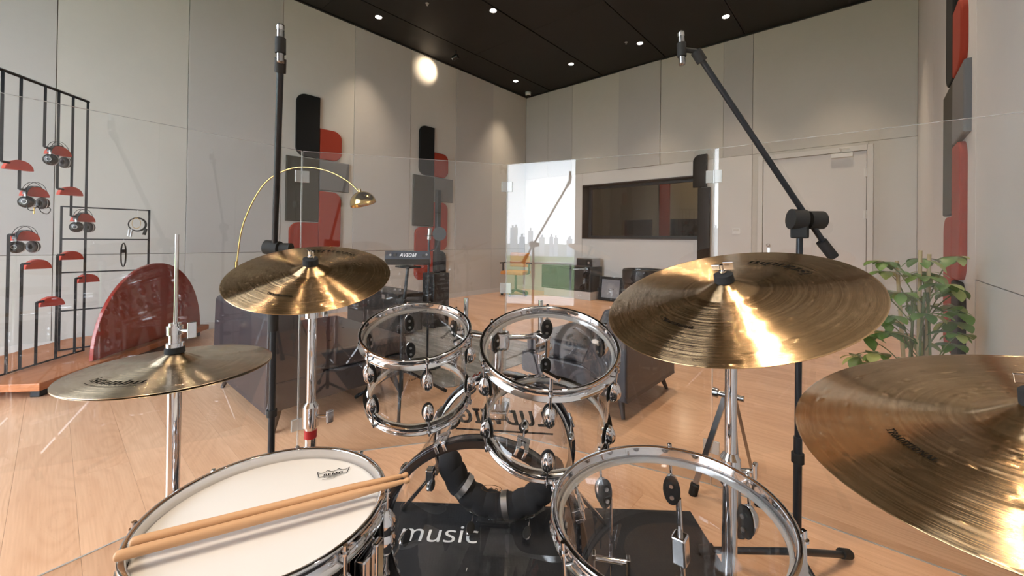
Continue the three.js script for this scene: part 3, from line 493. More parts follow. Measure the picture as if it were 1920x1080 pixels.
felts(cymbal('crash_cymbal', 'bronze crash cymbal on straight chrome stand beside the smaller tom', 0.203, [-1.127, 1.047, -0.462], [0.296, 0.934, 0.199], crashf, bronze, [[seriesInk, 40, 0.136, 0.082, 0.013], [makerInk, 224, 0.148, 0.15, 0.042]]), crashf);
felts(cymbal('crash_cymbal', 'large bronze cymbal next to the white wall and potted plant', 0.254, [0.163, 0.921, -0.796], [-0.146, 0.972, 0.182], bigf, bronze, [[seriesInk, -53, 0.152, 0.092, 0.016]]), bigf);
{
  const t = cymbal('hi_hat_cymbal', 'top hi-hat cymbal, pale bronze, with its dark maker logo', 0.178, [-1.108, 0.87, -0.175], [-0.01, 1, 0.009], hatf, hatBronze, [[makerInk, 36, 0.122, 0.115, 0.036]]);
  part('felt', moved(new THREE.CylinderGeometry(0.017, 0.018, 0.012, 28), 0, hatf(0.006) + 0.005, 0), M.felt, t);
  part('clutch', [rod([0, 0.036, 0], [0, 0.050, 0], 0.016), rod([0, 0.05, 0], [0, 0.092, 0], 0.011), rod([0, 0.068, 0], [0, 0.086, 0], 0.015), rod([0, 0.077, 0], [0.035, 0.077, -0.02], 0.0035), box(0.006, 0.034, 0.016, 0.038, 0.079, -0.022, 0.002)], M.chrome, t);
  cymbal('hi_hat_cymbal', 'bottom hi-hat cymbal lying upturned under the top one', 0.178, [-1.108, 0.8665, -0.175], [0, 1, 0], hatf, hatBronze, [], -1);
}
// ---------------------------------------------------------------- stands
function tripod(t, y, reach, r, mat, az0, flat = true) {
  for (let k = 0; k < 3; k++) { const a = az0 + k * 2.0944, s = Math.sin(a) * reach, c = Math.cos(a) * reach; const l = part('leg', flat ? [bar([0, y, 0], [s, 0.014, c], 0.016, 0.006), bar([Math.sin(a) * 0.01, y * 0.35, Math.cos(a) * 0.01], [s * 0.55, y * 0.47, c * 0.55], 0.012, 0.005)] : rod([0, y, 0], [s, 0.014, c], r), mat, t); part('rubber_foot', [rod([s * 0.93, 0.02 + y * 0.06, c * 0.93], [s * 1.02, 0.012, c * 1.02], 0.013, 0.012)], M.rubber, l); }
}
{ // hi-hat stand
  const t = thing('hi_hat_stand', 'chrome hi-hat stand with its pull rod through both cymbals', 'stand', [-1.108, 0.004, -0.175]);
  part('pull_rod', rod([0, 0.4, 0], [0, 1.147, 0], 0.0036), M.chrome, t); part('upper_tube', rod([0, 0.42, 0], [0, 0.846, 0], 0.0125), M.chrome, t); part('lower_tube', rod([0, 0.10, 0], [0, 0.44, 0], 0.016), M.chrome, t);
  part('seat_cup', [rod([0, 0.838, 0], [0, 0.850, 0], 0.022), rod([0.022, 0.843, 0], [0.034, 0.843, 0.0], 0.004)], M.rubber, t);
  part('height_clamp', [rod([0, 0.40, 0], [0, 0.452, 0], 0.024), box(0.055, 0.026, 0.03, 0.03, 0.425, 0, 0.006), box(0.014, 0.05, 0.02, 0.058, 0.43, 0, 0.004), rod([0, 0.42, 0.0], [-0.03, 0.41, 0.05], 0.006), box(0.05, 0.014, 0.012, -0.035, 0.408, 0.058, 0.004)], M.chrome, t);
  tripod(t, 0.28, 0.22, 0.008, M.chrome, 0.4); part('footboard', box(0.08, 0.01, 0.27, 0.10, 0.03, 0.12, 0.003), M.satin, t);
}
function straightStand(name, label, [x, z], N, c, tape, az) {
  const t = thing(name, label, 'stand', [x, 0.005, z]), n = V(...N).normalize(), top = V(c[0] - x, c[1], c[2] - z), j = top.clone().addScaledVector(n, -0.052);
  part('lower_tube', rod([0, 0.08, 0], [0, 0.645, 0], 0.0150), M.chrome, t); part('upper_tube', rod([0, 0.63, 0], [0, j.y - 0.02, 0], 0.0118), M.chrome, t);
  part('height_clamp', [rod([0, 0.628, 0], [0, 0.682, 0], 0.0205), rod([0, 0.682, 0], [0, 0.694, 0], 0.0205, 0.013), rod([0, 0.655, 0], [0.036, 0.655, -0.03], 0.005), box(0.010, 0.034, 0.020, 0.040, 0.655, -0.034, 0.004)], M.chrome, t);
  part('memory_lock', [rod([0, j.y - 0.075, 0], [0, j.y - 0.025, 0], 0.020), rod([0.015, j.y - 0.05, 0], [0.048, j.y - 0.05, -0.01], 0.005), box(0.008, 0.036, 0.014, 0.052, j.y - 0.05, -0.012, 0.002)], M.chrome, t);
  part('tilter', [ball(0.020, 0, j.y - 0.012, 0), rod([0, j.y - 0.02, 0], [j.x, j.y, j.z], 0.012), rod([-0.024, j.y - 0.01, 0.014], [0.024, j.y - 0.01, -0.014], 0.010)], M.chrome, t);
  part('cymbal_rod', [rod(j, top.clone().addScaledVector(n, 0.055), 0.0036), rod(top.clone().addScaledVector(n, -0.03), top.clone().addScaledVector(n, 0.028), 0.010)], M.rubber, t);
  if (tape) part('tape_band', rod([0, tape, 0], [0, tape + 0.022, 0], 0.0158), M.redTape, t);
  tripod(t, 0.30, 0.22, 0.008, M.chrome, az); return t;
}
straightStand('cymbal_stand', 'straight chrome cymbal stand with a red tape band, next to snare', [-1.142, -0.472], [0.296, 0.934, 0.199], [-1.127, 1.047, -0.462], 0.597, 0.3);
straightStand('cymbal_stand', 'chrome cymbal stand rising behind the floor tom to the ride', [-0.222, -0.968], [-0.088, 0.929, 0.36], [-0.226, 1.032, -0.952], 0, 1.1);
straightStand('cymbal_stand', 'chrome cymbal stand close to the right wall', [0.170, -0.805], [-0.146, 0.972, 0.182], [0.163, 0.921, -0.796], 0, 0.6);
{ // low tripod behind the ride stand
  const t = thing('tripod_stand', 'low dark chrome tripod with tall splayed legs behind the ride stand', 'stand', [-0.443, 0, -1.93]);
  part('tube', rod([0, 0.30, 0], [0, 0.62, 0], 0.013), M.chrome, t); part('hub', [rod([0, 0.46, 0], [0, 0.52, 0], 0.024), rod([-0.055, 0.49, 0], [0.05, 0.49, 0], 0.012), rod([-0.07, 0.49, 0], [-0.05, 0.49, 0], 0.020)], M.steelDark, t);
  for (let k = 0; k < 3; k++) { const a = 0.45 + k * 2.0944, s = Math.sin(a), c = Math.cos(a); const l = part('leg', [bar([s * 0.02, 0.49, c * 0.02], [s * 0.15, 0.03, c * 0.15], 0.022, 0.012)], M.steelDark, t); part('rubber_foot', rod([s * 0.145, 0.05, c * 0.145], [s * 0.155, 0.0, c * 0.155], 0.019), M.rubber, l); }
}
// overhead microphone stands
function pencilMic(t, p, d) {
  const a = V(...p), n = V(...d).normalize(), g = new THREE.Group(); g.name = 'microphone'; t.add(g); g.position.copy(a); g.quaternion.setFromUnitVectors(V(0, 1, 0), n);
  part('body', lathe([[0, -0.06], [0.0098, -0.058], [0.0105, -0.05], [0.0105, 0.03], [0.0100, 0.034], [0.0105, 0.037], [0.0105, 0.052], [0.009, 0.055], [0, 0.0555]], 24), M.steelDark, g);
  part('grille', lathe([[0.0107, 0.038], [0.0108, 0.041], [0.0107, 0.044], [0.0108, 0.047], [0.0107, 0.05]], 24), M.satin, g); part('clip', [lathe([[0.0108, -0.03], [0.0145, -0.03], [0.0145, 0.015], [0.0108, 0.015]], 24)], M.rubber, g);
}
{
  const t = thing('microphone_stand', 'upright black boom microphone stand behind the left crash cymbal', 'microphone stand', [-1.625, 0.005, -0.534]);
  part('lower_tube', rod([0, 0.12, 0], [0, 0.84, 0], 0.0115), M.blackMetal, t); part('upper_tube', rod([0, 0.80, 0], [0, 1.09, 0], 0.0105), M.blackMetal, t); part('grip', rod([0, 0.80, 0], [0, 0.93, 0], 0.0165), M.rubber, t); part('collar', rod([0, 0.49, 0], [0, 0.515, 0], 0.017), M.rubber, t);
  const j = V(0, 1.10, 0), tip = V(0.31, 1.672, 0.094), end = j.clone().lerp(tip, -0.3);
  part('joint', [rod([-0.026, 1.105, 0.02], [0.014, 1.10, -0.012], 0.026, 0.026, 24), rod([0.018, 1.10, -0.016], [0.046, 1.10, -0.04], 0.020, 0.020, 24)], M.rubber, t);
  part('boom_arm', rod(end, tip, 0.0098), M.blackMetal, t); part('counterweight', rod(end.clone().lerp(j, 0.45), end, 0.016), M.rubber, t); part('boom_tip', rod(tip.clone().lerp(j, 0.06), tip, 0.0155), M.rubber, t);
  tripod(t, 0.16, 0.30, 0.008, M.blackMetal, 0.7, false); pencilMic(t, [0.316, 1.715, 0.097], [0.02, 1, 0.02]);
}
{
  const t = thing('microphone_stand', 'black boom microphone stand leaning its arm over the ride cymbal', 'microphone stand', [-0.176, 0.005, -1.649]);
  part('lower_tube', rod([0, 0.10, 0], [0, 0.50, 0], 0.0125), M.blackMetal, t); part('upper_tube', rod([0, 0.48, 0], [0, 1.19, 0], 0.0098), M.blackMetal, t); part('collar', [rod([0, 0.415, 0], [0, 0.447, 0], 0.0185)], M.rubber, t);
  const j = V(0.012, 1.222, -0.008), tip = V(-0.262, 1.778, 0.242), end = V(0.085, 1.10, -0.072);
  part('joint', [rod([-0.024, 1.225, 0.014], [0.012, 1.222, -0.010], 0.034, 0.034, 26), rod([0.02, 1.222, -0.018], [0.056, 1.222, -0.05], 0.030, 0.030, 26), box(0.05, 0.05, 0.03, 0, 1.185, 0, 0.006)], M.rubber, t);
  part('boom_arm', rod(end, tip, 0.0092), M.blackMetal, t); part('counterweight', rod(end.clone().lerp(j, 0.42), end, 0.0165), M.rubber, t); part('boom_tip', rod(tip.clone().lerp(j, 0.06), tip, 0.017), M.rubber, t);
  pencilMic(t, [-0.298, 1.79, 0.272], [-0.05, 1, 0.0]); part('mic_clip', rod(tip, [-0.293, 1.783, 0.27], 0.008), M.rubber, t);
  const base = part('leg', [rod([0, 0.12, 0], [0.12, 0.02, -0.265], 0.011)], M.blackMetal, t); part('rubber_foot', rod([0.105, 0.035, -0.235], [0.125, 0.014, -0.285], 0.017), M.rubber, base);
  for (const [x, z] of [[0.17, 0.2], [-0.27, 0.06]]) { const l = part('leg', [rod([0, 0.12, 0], [x, 0.02, z], 0.011)], M.blackMetal, t); part('rubber_foot', rod([x * 0.9, 0.035, z * 0.9], [x * 1.05, 0.014, z * 1.05], 0.017), M.rubber, l); }
}
// ---------------------------------------------------------------- upholstered wall shapes
{
  const kinds = { k: [M.fabricBlack, 'black'], r: [M.red, 'red'], o: [M.olive, 'dark olive'], g: [M.fabricGrey, 'grey'] };
  // side: -1 = left column, 1 = right column as one faces the wall; width, bottom, top
  const set = [[-1, 'k', 0.33, 2.285, 3.18, 1, 'tall rounded', 'top'], [-1, 'o', 0.45, 1.365, 2.275, 0, 'square', 'in the middle'], [-1, 'r', 0.40, 0.40, 1.355, 1, 'rounded', 'at the bottom'],
    [1, 'r', 0.33, 2.285, 2.735, 1, 'short rounded', 'top'], [1, 'g', 0.45, 1.83, 2.275, 0, 'square', 'in the middle'], [1, 'r', 0.33, 0.925, 1.82, 1, 'tall rounded', 'below the grey square'], [1, 'k', 0.31, 0.165, 0.915, 1, 'rounded', 'at the bottom']];
  const cluster = (where, put) => {
    for (const [s, k, w, a, b, round, form, at] of set) {
      const q = round ? Math.min(0.13, w * 0.42) : 0, rr = s < 0 ? [q, 0, 0, q] : [0, q, q, 0];
      const o = thing('wall_cushion', `${form} ${kinds[k][1]} fabric wall panel ${at}, ${where}`, 'wall panel'); 
      part('cushion', slab(roundedShape(w - 0.004, b - a - 0.004, rr), 0.045, 0.012).translate(s < 0 ? -w + 0.002 : 0.002, 0, 0), kinds[k][0], o);
      put(o, a);
    }
  };
  cluster('behind the brass arc lamp', (o, y) => { o.position.set(XL + 0.008, y, -2.555); o.rotation.y = Math.PI / 2; });
  cluster('behind the column loudspeaker', (o, y) => { o.position.set(XL + 0.008, y, -4.625); o.rotation.y = Math.PI / 2; });
  cluster('behind the potted plant', (o, y) => { o.position.set(XR - 0.002, y, -4.06); o.rotation.y = -Math.PI / 2; });
}
{ // dark upright baffle by the control room window
  const t = thing('window_baffle', 'tall narrow black baffle with rounded top beside the control room window', 'baffle', [-2.19, 0.09, ZB + 0.075]);
  part('upper_cushion', slab(roundedShape(0.22, 0.55, [0.12, 0, 0, 0]), 0.07, 0.01).translate(-0.08, 1.98, -0.03), M.fabricBlack, t); part('lower_cushion', slab(roundedShape(0.19, 1.97, [0, 0, 0, 0]), 0.06, 0.008).translate(0, 0, -0.03), M.fabricBlack, t);
}
// ---------------------------------------------------------------- headphone rack on its platform
const RD = V(-0.762, 0, -0.648), RE = V(-0.648, 0, 0.762);
{
  const C = V(-4.28, 0, 0.05), t = thing('display_platform', 'low pale wooden platform on short black legs carrying the headphone rack', 'platform', [C.x, 0, C.z]); t.rotation.y = Math.atan2(-RD.z, RD.x);
  { const q = new THREE.Shape([[0, 0], [1.95, 0], [1.95, 0.28], [1.35, 0.95], [0, 0.95]].map(([a, b]) => new THREE.Vector2(a, b))); const g = slab(q, 0.055, 0.006); g.rotateX(-Math.PI / 2); part('board', uvBox(g.translate(0, 0.065, 0)), M.plank, t); }
  for (const [x, z] of [[0.09, -0.08], [1.85, -0.08], [0.09, -0.87], [1.25, -0.87]]) part('leg', box(0.06, 0.066, 0.06, x, 0.033, z, 0.004), M.blackMetal, t);
}
const rackAt = (s, y, out = 0) => V(-4.698, 0, 0.215).addScaledVector(RD, s).addScaledVector(RE, -out).setY(y);
const hookPlaces = [];
{
  const t = thing('headphone_rack', 'black metal rod rack with red half-round hooks on the wooden platform', 'rack', [-4.698, 0.12, 0.215]);
  const L = (p) => p.clone().sub(V(-4.698, 0.12, 0.215));
  const R = (a, b, r = 0.0085) => { const A = L(a), B = L(b); return bar(A.toArray(), B.toArray(), r * 2, r * 2); };
  part('top_bar', R(rackAt(-0.55, 2.312), rackAt(0.628, 2.312)), M.blackMetal, t); part('bottom_bar', R(rackAt(-0.55, 0.126), rackAt(0.628, 0.126), 0.005), M.blackMetal, t);
  for (const s of [0.62, -0.54]) part('post', R(rackAt(s, 0.12), rackAt(s, 2.312)), M.blackMetal, t);
  const nrm = V(0.93, 0, -0.36).normalize();
  const hook = (s, y, from, red) => {
    const a = rackAt(s, y), b = rackAt(s + 0.055, y, 0.0);
    part('rod', [R(rackAt(s, from), a), R(a, b, 0.006)], M.blackMetal, t);
    const g = slab((() => { const q = new THREE.Shape(); q.moveTo(-0.074, 0); q.lineTo(0.074, 0); q.absarc(0, 0, 0.074, 0, Math.PI); return q; })(), 0.055, 0.004); g.translate(0, 0, -0.0275);
    const h = part('hook', g, M.redHook, t, 'red half-round hook'); const p = rackAt(s + 0.115, y - 0.045); h.position.copy(L(p)); h.rotation.y = Math.atan2(nrm.x, nrm.z); hookPlaces.push(p);
  };
  hook(-0.06, 1.66, 2.312); hook(0.065, 1.475, 2.312); hook(0.245, 1.83, 2.312); hook(0.356, 1.515, 2.312); hook(0.481, 1.297, 2.312);
  hook(0.0, 1.135, 0.126); hook(0.095, 0.916, 0.126); hook(0.211, 0.61, 0.126); hook(0.371, 0.973, 0.126); hook(0.536, 0.765, 0.126);
}
{ // headphones
  function headphones(label) {
    const t = thing('headphones', label, 'headphones', [0, 0, 0], 'headphones on the rack');
    // local: x across the head, y up, z towards the viewer; origin under the band
    for (const z of [-0.014, 0.014]) { const w = []; for (let k = 0; k <= 20; k++) { const a = Math.PI * k / 20; w.push([Math.cos(a) * 0.098, 0.03 + Math.sin(a) * 0.098, z]); } part('wire_bow', tube(w, 0.0022, 40, 6), M.black, t); }
    const b = []; for (let k = 0; k <= 24; k++) { const a = Math.PI * (0.04 + 0.92 * k / 24); b.push(new THREE.Vector2(Math.cos(a) * 0.093, 0.004 + Math.sin(a) * 0.093)); } for (let k = 24; k >= 0; k--) { const a = Math.PI * (0.04 + 0.92 * k / 24); b.push(new THREE.Vector2(Math.cos(a) * 0.0895, 0.004 + Math.sin(a) * 0.0895)); }
    part('headband', slab(new THREE.Shape(b), 0.036, 0.0015).translate(0, 0, -0.017), M.leather, t);
    for (const s of [-1, 1]) {
      const c = new THREE.Group(); c.name = 'ear_cup'; t.add(c); c.position.set(s * 0.076, -0.050, 0.0); c.rotation.set(0, s * 1.25, 0);
      part('shell', (() => { const g = lathe([[0, 0.034], [0.029, 0.034], [0.034, 0.03], [0.047, 0.018], [0.052, 0.006], [0.052, 0]], 32); return g.rotateX(Math.PI / 2); })(), M.blackGloss, c);
      part('trim_ring', (() => { const g = new THREE.TorusGeometry(0.052, 0.0026, 8, 40); return g; })(), M.satin, c); part('badge_ring', (() => { const g = new THREE.TorusGeometry(0.016, 0.0018, 8, 28); return g.translate(0, 0, 0.0345); })(), M.satin, c);
      part('ear_pad', (() => { const g = new THREE.TorusGeometry(0.037, 0.016, 12, 32); return g.translate(0, 0, -0.012); })(), M.leather, c);
      part('slider', [box(0.014, 0.045, 0.008, 0, 0.055, 0.012, 0.002), ball(0.008, 0, 0.075, 0.016)], M.satin, c);
    }
    return t;
  }
  const hang = (k, label) => { const t = headphones(label), p = hookPlaces[k]; t.position.set(p.x + 0.0, p.y - 0.002, p.z); t.rotation.y = Math.atan2(0.93, -0.36) + 0.55; t.scale.setScalar(0.88); return t; };
  hang(2, 'black studio headphones hung highest on the rack'); hang(4, 'black studio headphones on the hook in front of the grid frame');
  const loop = hang(1, 'black studio headphones with a looped cable hanging below'); hang(5, 'black studio headphones on the hook of the outermost standing rod');
  part('cable', tube([[-0.09, 0.04, 0.01], [-0.10, -0.06, 0.02], [-0.08, -0.115, 0.02], [-0.04, -0.12, 0.02], [0.0, -0.085, 0.02], [0.04, -0.13, 0.02], [0.10, -0.14, 0.02], [0.125, -0.10, 0.02], [0.09, -0.075, 0.02], [0.0, -0.08, 0.02]], 0.0032, 80, 8), M.rubber, loop); part('plug', rod([-0.035, -0.09, 0.025], [-0.035, -0.15, 0.025], 0.0045), M.gold, loop);
}
{ // grid frame with cables
  const x = -5.3, t = thing('grid_frame', 'black metal grid frame behind the headphone rack with cables hung on it', 'rack', [x, 0.12, -0.35]);
  const B = (a, b, r = 0.008) => bar([0, a[1] - 0.12, a[0] + 0.35], [0, b[1] - 0.12, b[0] + 0.35], r * 2, r * 2);
  for (const z of [-0.045, -0.62]) part('post', B([z, 0.12], [z, 1.39]), M.blackMetal, t);
  for (const y of [1.385, 1.10, 0.805, 0.47]) part('rung', B([-0.045, y], [-0.62, y], 0.006), M.blackMetal, t);
  part('base_bar', B([-0.045, 0.128], [-0.62, 0.128], 0.006), M.blackMetal, t);
}
{
  const coil = (name, label, y, z, r, h, mat) => { const t = thing(name, label, 'cable', [-5.275, y, z], null); return [t, r, h, mat]; };
  { const [t] = coil('cable_coil', 'round coil of black cable with yellow strand on the grid frame', 1.245, -0.535); for (let k = 0; k < 3; k++) { const g = new THREE.TorusGeometry(0.064 - k * 0.002, 0.0045, 8, 40); g.rotateY(Math.PI / 2); part('loop', g.translate(0.004 * k, 0, 0.003 * k), M.rubber, t); } { const g = new THREE.TorusGeometry(0.05, 0.003, 8, 36); g.scale(0.62, 1, 1); g.rotateY(Math.PI / 2); part('yellow_strand', g.translate(0.012, 0.01, 0.01), M.yellow, t); } part('plug', [rod([0.01, -0.05, 0.04], [0.01, -0.12, 0.05], 0.009), rod([0.012, -0.05, 0.06], [0.012, -0.115, 0.065], 0.009)], M.satin, t); part('plug', rod([0.01, -0.04, -0.06], [0.01, -0.10, -0.045], 0.013), M.rubber, t); part('hanger', tube([[0, 0.14, 0], [0.01, 0.10, 0], [0.01, 0.068, 0]], 0.002, 10, 6), M.white, t); }
  { const [t] = coil('cable_bundle', 'long black cable bundle hanging from the middle rung of the grid frame', 0.955, -0.44); for (let k = 0; k < 6; k++) { const g = new THREE.TorusGeometry(0.11, 0.005, 8, 40); g.scale(0.16 + 0.03 * (k % 3), 1, 1); g.rotateY(Math.PI / 2 + 0.3 * (k - 2.5)); part('loop', g, M.rubber, t); } part('tie', rod([0, 0.02, 0], [0, 0.05, 0], 0.02), M.rubber, t); part('hanger', tube([[0, 0.145, 0], [0.008, 0.125, 0], [0, 0.11, 0]], 0.002, 10, 6), M.white, t); }
}
{ // large red half disc
  const a = V(-4.28, 0, 0.05).addScaledVector(RD, 0.50).addScaledVector(RE, 0.075), t = thing('half_disc_panel', 'large glossy red semicircular panel standing on the wooden platform', 'panel', [a.x + RD.x * 0.70, 0.12, a.z + RD.z * 0.70]);
  const q = new THREE.Shape(); q.moveTo(-0.70, 0); q.lineTo(0.70, 0); q.absellipse(0, 0, 0.70, 0.75, 0, Math.PI); const g = slab(q, 0.03, 0.004); g.translate(0, 0, -0.015); const p = part('board', g, M.redPaint, t); p.rotation.y = Math.atan2(-RD.z, RD.x);
}
{ const t = thing('floor_cable', 'black cable running along the floor by the left wall', 'cable', [-5.85, 0.006, 0.3]); part('cord', tube([[0, 0.06, 1.2], [0.05, 0.0, 0.5], [0.12, 0, 0.1], [0.18, 0, -0.35], [0.05, 0.0, -0.9], [-0.1, 0.12, -1.15]], 0.006, 60, 8), M.rubber, t); }
// ---------------------------------------------------------------- arc lamp
{
  const t = thing('arc_lamp', 'brass arc floor lamp with a dome shade', 'lamp', [-4.96, 0, -1.27]);
  part('base', [rod([0, 0, 0], [0, 0.05, 0], 0.15, 0.15, 40)], M.white, t); part('pole', rod([0, 0.05, 0], [0, 0.86, 0], 0.011), M.brass, t); part('sleeve', rod([0, 0.80, 0], [0, 0.88, 0], 0.014), M.brass, t);
  part('arc', tube([[0, 0.84, 0], [0.05, 1.28, -0.045], [0.215, 1.70, -0.187], [0.36, 1.83, -0.312], [0.505, 1.874, -0.437], [0.71, 1.838, -0.617], [0.88, 1.725, -0.765], [0.965, 1.62, -0.838]], 0.008, 80, 10), M.brass, t);
  const s = part('shade', (() => { const g = new THREE.SphereGeometry(0.13, 36, 18, 0, Math.PI * 2, 0, Math.PI * 0.52); return g; })(), M.brass, t); s.position.set(1.0, 1.50, -0.865); s.rotation.set(0.18, 0, 0.22); part('cap', rod([0, 0.125, 0], [0, 0.16, 0], 0.016), M.brass, s);
}
// ---------------------------------------------------------------- seating and rug
function loungeChair(t, w, d) {                              // local: back along +z, seat towards -z
  const side = new THREE.Shape(); side.moveTo(0, 0.13); side.lineTo(d - 0.02, 0.15); side.quadraticCurveTo(d, 0.16, d, 0.2); side.lineTo(d, 0.30); side.lineTo(0.03, 0.30); side.lineTo(0, 0.13);
  const base = slab(side, w, 0.012); base.rotateY(Math.PI / 2); base.translate(-w / 2, 0, d / 2); part('base', base, M.leather, t);   // extrude runs +z -> +x
  const bk = new THREE.Shape(); bk.moveTo(0, 0.16); bk.lineTo(0.34, 0.30); bk.lineTo(0.17, 0.69); bk.quadraticCurveTo(0.15, 0.705, 0.12, 0.705); bk.lineTo(0.05, 0.70); bk.quadraticCurveTo(0.015, 0.695, 0.01, 0.66); bk.lineTo(0, 0.16);
  const b = slab(bk, w - 0.006, 0.014); b.rotateY(Math.PI / 2); b.translate(-w / 2, 0, d / 2); part('backrest', b, M.leather, t);
  part('seat_cushion', box(w - 0.03, 0.13, d - 0.26, 0, 0.365, -0.115, 0.035), M.leather, t);
  for (let i = 0; i < 3; i++) for (let k = 0; k < 2; k++) part('button', ball(0.011, (i - 1) * w * 0.28, 0.431, -0.24 + k * 0.25, 1, 0.35, 1, 10), M.leather, t);
  for (const sx of [-1, 1]) for (const sz of [-1, 1]) part('leg', rod([sx * (w / 2 - 0.10), 0.15, sz * (d / 2 - 0.10)], [sx * (w / 2 - 0.05), 0, sz * (d / 2 - 0.05)], 0.026, 0.012, 10).scale(1, 1, 1), M.darkWood, t);
}
{ const t = thing('lounge_chair', 'wide dark leather lounge chair showing its back, next to the red half disc', 'lounge chair', [-3.13, 0, -1.29]); loungeChair(t, 1.16, 0.96); }
{ const t = thing('lounge_chair', 'dark leather lounge chair on splayed legs behind the ride cymbal stand', 'lounge chair', [-1.56, 0, -2.81]); t.rotation.y = Math.PI / 2; loungeChair(t, 0.84, 0.86); }
{ const t = thing('rug', 'flat grey woven rug between the lounge chairs', 'rug', [-3.5, 0, -2.75]); const g = slab(roundedShape(2.2, 1.5, [0.25, 0.1, 0.1, 0.1]), 0.008, 0.002); g.rotateX(-Math.PI / 2); g.translate(-1.1, 0.002, 0.75); part('pile', g, M.rug, t); }
{ const t = thing('equipment_case', 'long black equipment case behind the lounge chair, cable ends on top', 'case', [-4.62, 0.009, -2.78]); part('body', box(1.2, 0.42, 0.34, 0, 0.25, 0, 0.01), M.black, t); part('lid', box(1.21, 0.05, 0.35, 0, 0.47, 0, 0.01), M.black, t); for (const x of [-0.5, 0.5]) part('wheel', rod([x, 0.02, -0.1], [x, 0.02, 0.1], 0.022), M.rubber, t); for (const x of [-0.3, 0.3]) part('latch', box(0.06, 0.05, 0.012, x, 0.44, 0.178, 0.003), M.satin, t);
  part('cable_end', [rod([0.30, 0.50, 0.03], [0.36, 0.52, 0.06], 0.012), rod([0.36, 0.50, 0.0], [0.42, 0.52, 0.03], 0.012)], M.satin, t); }
// ---------------------------------------------------------------- gear by the left wall
{
  const p = V(-2.40, 0, -1.59), t = thing('mixer_stand', 'black tripod stand holding the small personal mixer', 'stand', [p.x, 0, p.z]);
  part('lower_tube', rod([0, 0.1, 0], [0, 0.62, 0], 0.014), M.blackMetal, t); part('upper_tube', rod([0, 0.6, 0], [0.03, 0.945, -0.02], 0.011), M.blackMetal, t); part('clutch', [ball(0.032, 0.0, 0.71, 0), rod([-0.05, 0.71, 0], [0.04, 0.71, 0], 0.02)], M.rubber, t); part('tray', box(0.16, 0.012, 0.10, 0.03, 0.952, -0.02, 0.003), M.black, t);
  tripod(t, 0.26, 0.36, 0.010, M.blackMetal, 0.95, false);
  const m = thing('personal_mixer', 'small dark personal mixer with white name on its back edge', 'mixer', [p.x + 0.03, 0.96, p.z - 0.02]); m.rotation.y = 50 * rad;
  const s = new THREE.Shape(); s.moveTo(0.06, 0); s.lineTo(0.15, 0.0); s.lineTo(0.16, 0.045); s.lineTo(0.0, 0.10); s.lineTo(-0.01, 0.045); const g = slab(s, 0.30, 0.004); g.rotateY(Math.PI / 2); g.translate(-0.15, 0, 0); part('body', g, M.black, m);
  const e = new THREE.PlaneGeometry(0.28, 0.046); const pn = part('rear_panel', box(0.296, 0.056, 0.004, 0, 0, 0), std([0.035, 0.045, 0.065], 0.35), m); pn.position.set(0, 0.072, 0.011); pn.rotation.x = -0.18;
  const word = ink('AVIOM', 256, 96, (x, w, h, q) => { x.font = 'italic bold 74px sans-serif'; x.fillText(q, w / 2, h / 2); }, [0.85, 0.86, 0.88], 0.5);
  part('printed_name', new THREE.PlaneGeometry(0.115, 0.043).translate(0, 0, 0.0026), word, pn); part('socket', [box(0.02, 0.02, 0.006, -0.085, 0, 0.003), box(0.02, 0.02, 0.006, 0.105, -0.006, 0.003)], M.rubber, pn); part('knob', [rod([-0.115, 0, 0], [-0.115, 0, 0.008], 0.008), rod([0.125, 0.004, 0], [0.125, 0.004, 0.008], 0.007)], M.satin, pn);
}
{
  const t = thing('vocal_microphone_stand', 'thin black microphone stand with round pop filter behind the mixer', 'microphone stand', [-2.95, 0.009, -2.22]);
  part('tube', rod([0, 0.03, 0], [0, 1.13, 0], 0.010), M.blackMetal, t); part('base', lathe([[0, 0.03], [0.03, 0.03], [0.12, 0.014], [0.125, 0], [0, 0]], 36), M.blackMetal, t); part('microphone', [rod([0, 1.13, 0], [0.01, 1.21, 0], 0.018), ball(0.02, 0.01, 1.215, 0)], M.satin, t); part('shock_mount', (() => { const g = new THREE.TorusGeometry(0.034, 0.004, 8, 28); g.rotateX(Math.PI / 2); return g.translate(0.005, 1.16, 0); })(), M.black, t);
  const pf = part('pop_filter', [(() => { const g = new THREE.CylinderGeometry(0.062, 0.062, 0.006, 32); g.rotateX(Math.PI / 2); g.rotateY(0.7); return g.translate(0.07, 1.18, -0.06); })(), tube([[0, 1.02, 0], [0.05, 1.06, -0.05], [0.07, 1.12, -0.06]], 0.004, 16, 6)], M.black, t);
}
{ const t = thing('column_loudspeaker', 'slim black column loudspeaker on a boxy bass unit by the left wall', 'loudspeaker', [-4.25, 0, -3.32]);
  part('bass_unit', box(0.24, 0.70, 0.26, 0, 0.35, 0, 0.015), M.black, t); part('lower_column', box(0.055, 0.78, 0.06, 0.02, 1.09, 0, 0.006), M.steelDark.clone(), t).material.color.setRGB(0.06, 0.06, 0.065); part('array', box(0.06, 0.30, 0.065, 0.02, 1.63, 0, 0.008), M.black, t); for (let k = 0; k < 4; k++) part('control_knob', rod([0.06, 0.25 + k * 0.09, 0.13], [0.06, 0.25 + k * 0.09, 0.142], 0.010), M.satin, t); }
